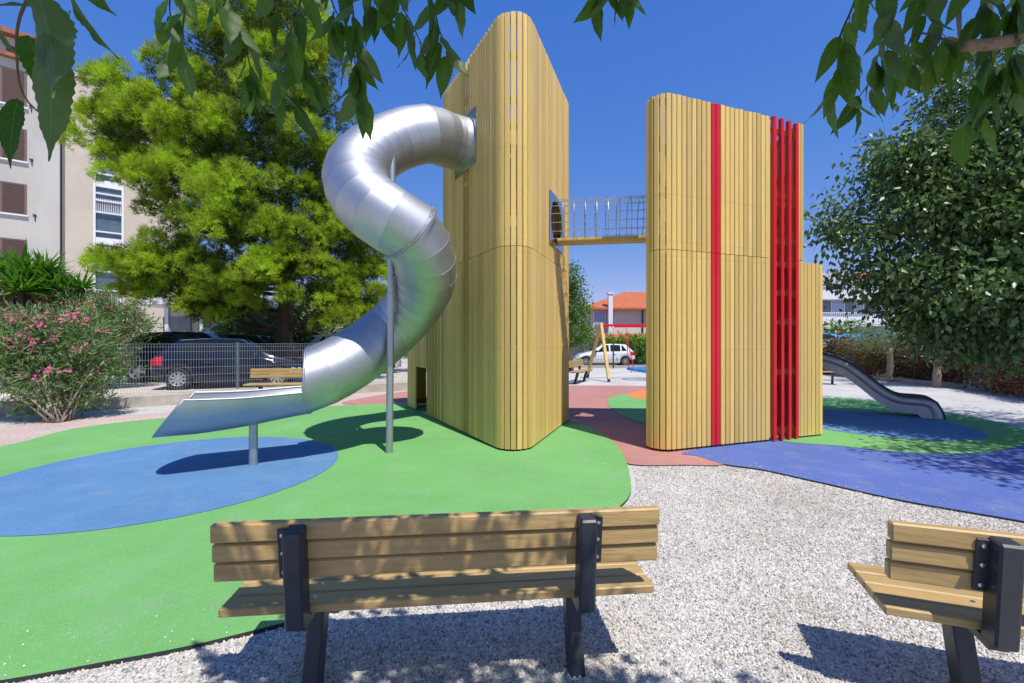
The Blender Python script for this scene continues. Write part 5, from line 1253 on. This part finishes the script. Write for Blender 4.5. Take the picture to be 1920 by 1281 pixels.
def overhead():
    rt = thing('hackberry_tree', 'overhead tree whose toothed leaves hang down into the top of the picture', 'tree', (2.4, -1.6, -.03))
    trunk_mesh([(2.4, -1.6, -.05), (2.38, -1.55, 1.0), (2.2, -1.3, 2.2), (1.7, -.8, 3.0)], [.20, .17, .15, .12]).build('trunk', m_bark_l, rt, smooth=True)
    LP, LY, LS = [], [], []; tw = MB(); limb = MB()
    hub = Vector((1.7, -.8, 3.0))
    def leaf(base, tip, ):
        d = tip - base; LP.append(base); LY.append(d / d.length); LS.append(d.length)
    # explicit large leaves near the lens on the left: (base px, base py, tip px, tip py, depth)
    for (bx, by, tx, ty, z0, z1) in [(118, -45, 182, 112, .52, .50), (70, -10, 150, 218, .50, .47), (85, 60, 118, 312, .48, .50), (55, 68, 92, 185, .55, .52), (-25, -5, 12, 112, .50, .50), (34, 186, 2, 300, .55, .52), (-10, 12, 96, 4, .52, .55), (130, 20, 96, 150, .56, .54), (150, -40, 196, 22, .55, .53), (60, -60, 60, 60, .55, .52)]:
        leaf(P3(bx, by, z0), P3(tx, ty, z1))
    twigs = [([(85, -60), (38, 30), (32, 110), (45, 180), (90, 225)], .55, []),
             ([(352, -60), (346, 20), (338, 85), (318, 105)], .90, 5), ([(400, -60), (430, 10), (455, 60), (470, 130), (480, 150)], .85, 9), ([(330, -60), (318, 10), (325, 50)], .95, 4),
             ([(500, -60), (520, 20), (545, 60), (560, 110), (590, 150)], .90, 8), ([(570, -60), (560, 20), (540, 70), (520, 140), (548, 190)], .85, 8),
             ([(650, -60), (662, 20), (664, 90), (668, 130), (684, 180)], .88, 10), ([(600, -60), (625, 10), (640, 40)], .95, 5),
             ([(730, -60), (748, 0), (775, 50), (795, 95)], .95, 6), ([(790, -60), (815, 20), (825, 60), (840, 95)], .92, 6), ([(695, -60), (700, -5), (712, 20)], .95, 5), ([(835, -60), (845, -30), (850, -15)], .9, 4),
             ([(1150, -60), (1135, -25), (1120, 0)], 1.0, 4), ([(1165, -60), (1170, -30), (1180, -10)], 1.0, 3),
             ([(1620, -60), (1600, 10), (1575, 70), (1570, 130), (1560, 170)], .70, 8), ([(1650, -50), (1665, 20), (1660, 80), (1640, 110)], .62, 8), ([(1800, 85), (1720, 62), (1690, 110), (1640, 145), (1605, 190)], .80, 8), ([(1740, -50), (1730, 0), (1765, 60), (1750, 90)], .8, 8),
             ([(1860, 100), (1850, 140), (1835, 180), (1812, 220)], .82, 7), ([(1905, 88), (1890, 110), (1900, 140)], .8, 5), ([(1830, -50), (1850, -10), (1840, 30), (1870, 50)], .75, 7), ([(1900, -60), (1905, -10), (1880, 20)], .7, 6)]
    for (pp, z, nl_) in twigs:
        pts = [P3(x, y, z + .02 * i) for i, (x, y) in enumerate(pp)]; cv = catmull(pts, 4); tw.tube(cv, list(np.linspace(.0022, .0009, len(cv))), 5)
        # the twig comes from the canopy above
        up_ = pts[0]; limb.tube(catmull([hub + Vector((0, 0, .6)), hub.lerp(up_, .5) + Vector((0, -.2, 1.1)), up_ + Vector((0, -.12, .55)), up_], 5), list(np.linspace(.03, .0025, 16)), 6)
        if not isinstance(nl_, int): continue
        nl_ = int(nl_ * 1.45)
        for k in range(nl_ + 1):
            q = cv[int((len(cv) - 1) * (k / nl_) ** .8)]; l = random.uniform(.062, .098) * (z / .88) ** .5
            d = Vector((random.uniform(-.42, .42) + (.25 if k % 2 else -.25), random.uniform(-.4, .25), -1)).normalized()
            s_ = q + d * .012; tw.tube([q, s_], .0008, 4); leaf(s_, s_ + d * l)
    # sturdy branch entering at the right
    br_ = catmull([hub, Vector((2.2, .1, 2.7)), P3(2450, -60, .80), P3(2060, 20, .74), P3(1930, 66, .73), P3(1865, 82, .73), P3(1806, 86, .74)], 5)
    o = MB(); o.tube(br_, list(np.linspace(.06, .014, 12)) + list(np.linspace(.0135, .0085, len(br_) - 12)), 12); o.build('branch', m_brbr, rt, smooth=True)
    limb.build('limbs', m_bark_l, rt, smooth=True); tw.build('twigs', mat('twig', (.07, .06, .03), rough=.7), rt, smooth=True)
    n_ = len(LP); LPn = np.array([tuple(p) for p in LP]); LYn = np.array([tuple(p) for p in LY])
    Rm = frames(LYn, rng.normal(0, .9, n_) + np.where(rng.random(n_) < .6, 0, np.pi))
    # make most blades face the lens side: local Z roughly along -Y world
    want = np.array([0, -1.0, .15]); 
    for i in range(n_):
        y = LYn[i]; zt = want - y * want.dot(y); zt /= np.linalg.norm(zt); a_ = rng.normal(0, .75); x = np.cross(y, zt); z_ = zt * math.cos(a_) + x * math.sin(a_); x = np.cross(y, z_)
        if rng.random() < .35: z_ = -z_; x = -x
        Rm[i] = np.stack([x, y, z_], 1)
    S = np.array(LS); wid = rng.uniform(.75, 1.1, n_); wid[:10] = .66
    scatter('hanging_leaves', LT[0], LT[1], LPn, Rm, np.stack([S * wid, S, S], 1), m_hack, rt, uv=LT[2])
    # canopy out of view above the bench, clusters added to shade gravel, leaves
    lobes = []
    for k in range(46):
        x = random.uniform(-2.6, 2.3); y = random.uniform(-1.3, .88 if -.45 < x < 1.25 else (-.05 if x < 0 else .45)) + .1 * math.sin(x * 3); h = random.uniform(2.9, 3.7)
        if x > 2.0 and y > 0: continue
        lobes.append(((x, y, h), (random.uniform(.18, .34),) * 2 + (.14,)))
    for k in range(9): lobes.append(((random.uniform(-.75, -.1), random.uniform(-.1, .22), random.uniform(2.55, 2.8)), (.16, .16, .08)))
    for k in range(16): lobes.append(((random.uniform(1.15, 2.0), random.uniform(-.15, .5), random.uniform(3.0, 3.3)), (random.uniform(.16, .28),) * 2 + (.12,)))
    for k in range(10): lobes.append(((random.uniform(-.4, 1.2), random.uniform(.45, .85), random.uniform(2.9, 3.2)), (random.uniform(.14, .24),) * 2 + (.10,)))
    for k in range(12): lobes.append(((random.uniform(.9, 1.75), random.uniform(-.5, .25), random.uniform(3.0, 3.6)), (.22, .22, .12)))
    crown('canopy_leaves', lobes, 1300, 11, .088, m_hack, rt, .2, .8, .5)
overhead()
